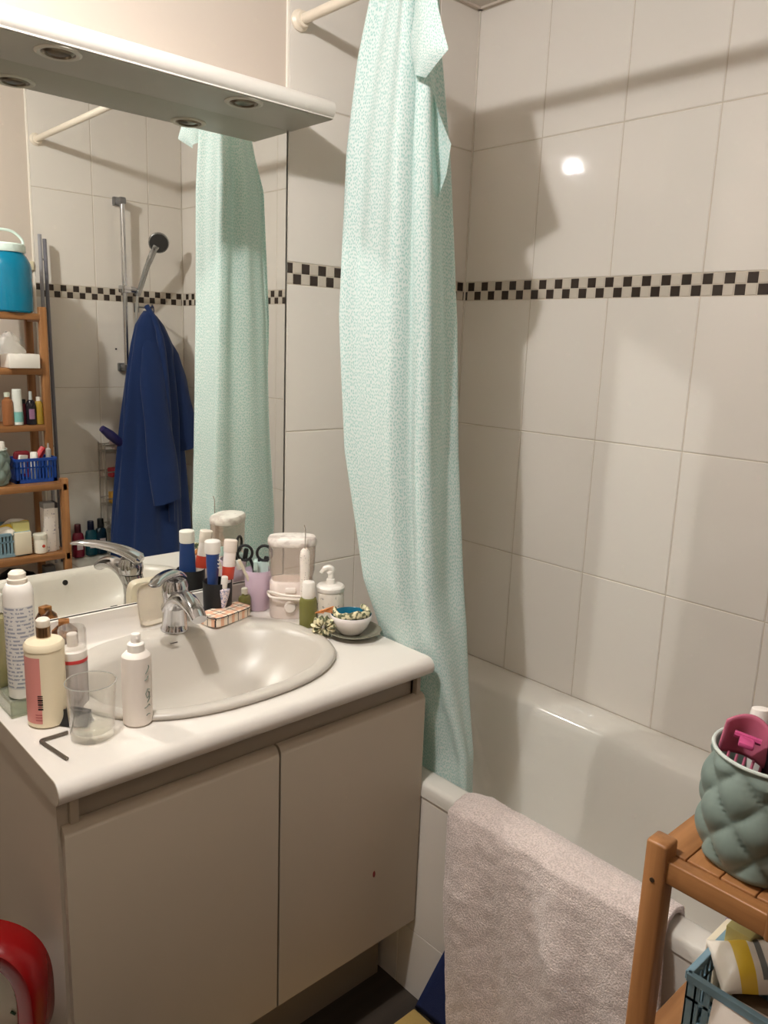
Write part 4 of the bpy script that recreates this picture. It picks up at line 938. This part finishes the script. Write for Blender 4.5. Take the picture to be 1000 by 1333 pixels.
def sleeve(pts, rads, flat_):
    bm = B(); P = smooth_path(pts, 6); n = len(P); rings = []
    for i, p in enumerate(P):
        s = i/(n-1); rr = (rads[0]+(rads[1]-rads[0])*s)*min(1, .25+3.2*s)*(1+.05*math.sin(17*s)); fl = flat_*(.7+.3*s)
        rings.append([(p.x+rr*math.cos(2*PI*k/28)*(1+.08*math.sin(3*k*2*PI/28+6*s)), p.y+rr*fl*math.sin(2*PI*k/28), p.z+rr*.25*math.cos(2*PI*k/28)) for k in range(28)])
    ring_loft(bm, rings); return bm
obj('sleeve', sleeve([(-.012, .010, 1.165), (-.022, .036, 1.06), (-.024, .058, .90), (-.012, .080, .66), (.006, .094, .40)], (.050, .066), .62), ROBE, t, ang=80)
obj('sleeve', sleeve([(.045, .0, 1.13), (.088, .006, .98), (.128, .014, .82), (.158, .02, .62)], (.046, .052), .65), ROBE, t, ang=80)
bm = B(); tube(bm, smooth_path([(-.02, -.005, 1.24), (.0, .045, 1.16), (.02, .062, 1.0), (.03, .075, .7), (.035, .080, .3)], 6), [.012]*8+[.016]*16+[.014]*1, 10); obj('collar', bm, ROBE, t, ang=80)
bm = B(); tube(bm, smooth_path([(-.012, 0, 1.215), (-.006, .008, 1.237), (.004, .008, 1.237), (.010, 0, 1.215)], 5), .0025, 8); obj('hanging_loop', bm, ROBE, t)

# wire rack with bottles on the tub end
t = thing('wire_rack', 'narrow chrome wire rack standing at the far end of the bathtub', 'rack', (-.375, -1.706, RZ+.003))
W = mat('wire_grey', (176,170,160), .35, metal=.6)
bm = B()
for x in (-.055, .06):
    for y in (-.036, .032): tube(bm, [(x, y, 0), (x, y, .50)], .003, 8)
obj('upright', bm, W, t)
for z in (.10, .22, .34, .46):
    bm = B(); tube(bm, [(-.055, -.036, z+.03), (.06, -.036, z+.03), (.06, .032, z+.03), (-.055, .032, z+.03)], .0028, 8, closed=True); tube(bm, [(-.055, -.036, z), (.06, -.036, z), (.06, .032, z), (-.055, .032, z)], .0022, 8, closed=True)
    for k in range(7): y = -.036+.068*k/6; tube(bm, [(-.055, y, z), (.06, y, z)], .0016, 6)
    obj('basket', bm, W, t)
zr = RZ+.003
for k, (dz, c, nm, lb, ct, sx_, sy_, sz_) in enumerate(((.463, (206,190,190), 'net_sponge', 'pale net sponge heaped on the top basket of wire rack', 'sponge', .028, .024, .03), (.343, (190,60,70), 'red_soap_box', 'red soap box in the second basket of the wire rack', 'soap', .035, .02, .02),
        (.223, (210,160,60), 'yellow_soap_box', 'yellow soap box in third basket of the wire rack', 'soap', .035, .02, .026), (.103, (220,214,206), 'white_soap_box', 'white soap box in the bottom basket of wire rack', 'soap', .034, .02, .026))):
    bm = B()
    if k == 0:
        bmesh.ops.create_icosphere(bm, subdivisions=4, radius=1); 
        for v in bm.verts: q = 1+.18*noise.noise(v.co*4); v.co = Vector((v.co.x*sx_*q, v.co.y*sy_*q, v.co.z*sz_*q+sz_*1.05))
    else: box(bm, (-sx_, -sy_, 0), (sx_, sy_, sz_*2), .004)
    simple(nm, lb, ct, bm, mat('soap_%s' % nm, c, .5, bump=(90, .6, .003)), (-.365, -1.708, zr+dz))
bm = B(); lathe(bm, [(.012, 0), (.018, .003), (.021, .10), (.014, .150), (.003, .152)], 24); leaner('purple_tube', 'dark purple tube lying slanted on top of the wire rack', 'tube', (-.350, -1.640, 1.058), (-.470, -1.610, 1.150), bm, mat('purple_plastic', (48,44,96), .35))
def shampoo(nm, label, loc, m, mc, hgt=.15):
    t = thing(nm, label, 'bottle', loc); bm = B(); rings = [superring(0, 0, a, b, 2.4, z*hgt/.15, 32) for a, b, z in ((.022, .015, 0), (.0255, .0175, .003), (.0255, .0175, .085), (.022, .0155, .105), (.013, .012, .112))]
    ring_loft(bm, rings); obj('body', bm, m, t); bm = B(); lathe(bm, [(.014, .112*hgt/.15), (.0145, .114*hgt/.15), (.0135, hgt-.002), (.012, hgt), (.002, hgt)], 20); obj('cap', bm, mc, t)
    bm = B(); box(bm, (-.012, .0168, .035), (.014, .0182, .072), .0004, seg=1); obj('label', bm, mat('pale_label', (206,190,192), .5), t)
    return t
shampoo('shampoo_bottle', 'dark red shampoo bottle at the far end of the bathtub', (-.555, -1.70, RZ+.003), mat('wine_plastic', (110,14,40), .3), mat('wine_cap', (70,14,26), .3), .148)
shampoo('shampoo_bottle', 'dark teal shampoo bottle between the red and the black ones', (-.497, -1.70, RZ+.003), mat('teal_plastic', (20,70,84), .3), mat('navy_cap', (20,24,50), .3), .156)
shampoo('shampoo_bottle', 'black teal shampoo bottle next to the chrome wire rack', (-.450, -1.705, RZ+.003), mat('dark_teal', (12,40,56), .3), BLACKP, .160)

# small things between the mat and the shelf, on the tub edge
bm = B(); lathe(bm, [(.012, 0), (.016, .004), (.018, .08), (.012, .12), (.003, .122)], 20); leaner('mauve_bottle', 'mauve bottle lying on the bathtub edge beyond the bamboo post', 'bottle', (-.70, -1.275, RZ+.022), (-.60, -1.24, RZ+.022), bm, mat('mauve_plastic', (150,134,150), .3))

# red framed dial thing at the cabinet's left side
t = thing('red_dial_clock', 'glossy red rounded frame with pale dial beside the vanity left side', 'clock', (-1.592, -.475, .508), rot=(0, 0, math.radians(45)))
bm = B(); ra, rb2 = .120, .120
def rr_ring(a, b, x): return [(x, p[0], p[1]) for p in superring(0, 0, a, b, 2.8, 0, 64)]
ring_loft(bm, [rr_ring(.092, .092, .032), rr_ring(.114, .114, .032), rr_ring(.120, .120, .026), rr_ring(.120, .120, -.026), rr_ring(.114, .114, -.034), rr_ring(.092, .092, -.034), rr_ring(.086, .086, -.028), rr_ring(.084, .084, .010)])
obj('frame', bm, mat('glossy_red', (128,6,10), .25), t, ang=50)
bm = B(); ring_loft(bm, [rr_ring(.085, .085, .012), rr_ring(.085, .085, .006)]); obj('dial', bm, mat('dial_pale', (190,186,168), .4), t)
bm = B()
for k in range(12):
    a = 2*PI*k/12; tube(bm, [(.004, .066*math.cos(a), .066*math.sin(a)), (.004, .075*math.cos(a), .075*math.sin(a))], .0022, 6)
obj('hour_marks', bm, mat('mark_green', (40,80,50), .5), t)
bm = B(); tube(bm, [(.002, 0, 0), (.002, -.045, .05)], .003, 6); tube(bm, [(.002, 0, 0), (.002, -.02, -.08)], .002, 6); obj('hands', bm, mat('hand_red', (120,40,40), .5), t)
# small white stool it stands on
t = thing('step_stool', 'small white stool standing beside the vanity under the red frame', 'stool', (-1.63, -.44, 0))
bm = B(); box(bm, (-.13, -.16, .367), (.13, .16, .387), .006); obj('seat', bm, WHITEP, t)
for sx in (-1, 1):
    for sy in (-1, 1): bm = B(); box(bm, (sx*.11-.014, sy*.14-.014, 0), (sx*.11+.014, sy*.14+.014, .374), .003); obj('leg', bm, WHITEP, t)

# look-alike families carry a group phrase
for pre, g in (('shampoo_bottle', 'shampoo bottles at the far end of the bathtub'), ('toothpaste_tube', 'toothpaste tubes in the black cup'), ('toothbrush', 'toothbrushes in the lilac cup'), ('plastic_crate', 'slatted plastic crates on the bamboo shelf')):
    for o in bpy.data.objects:
        if o.parent is None and o.name.split('.')[0] == pre: o['group'] = g
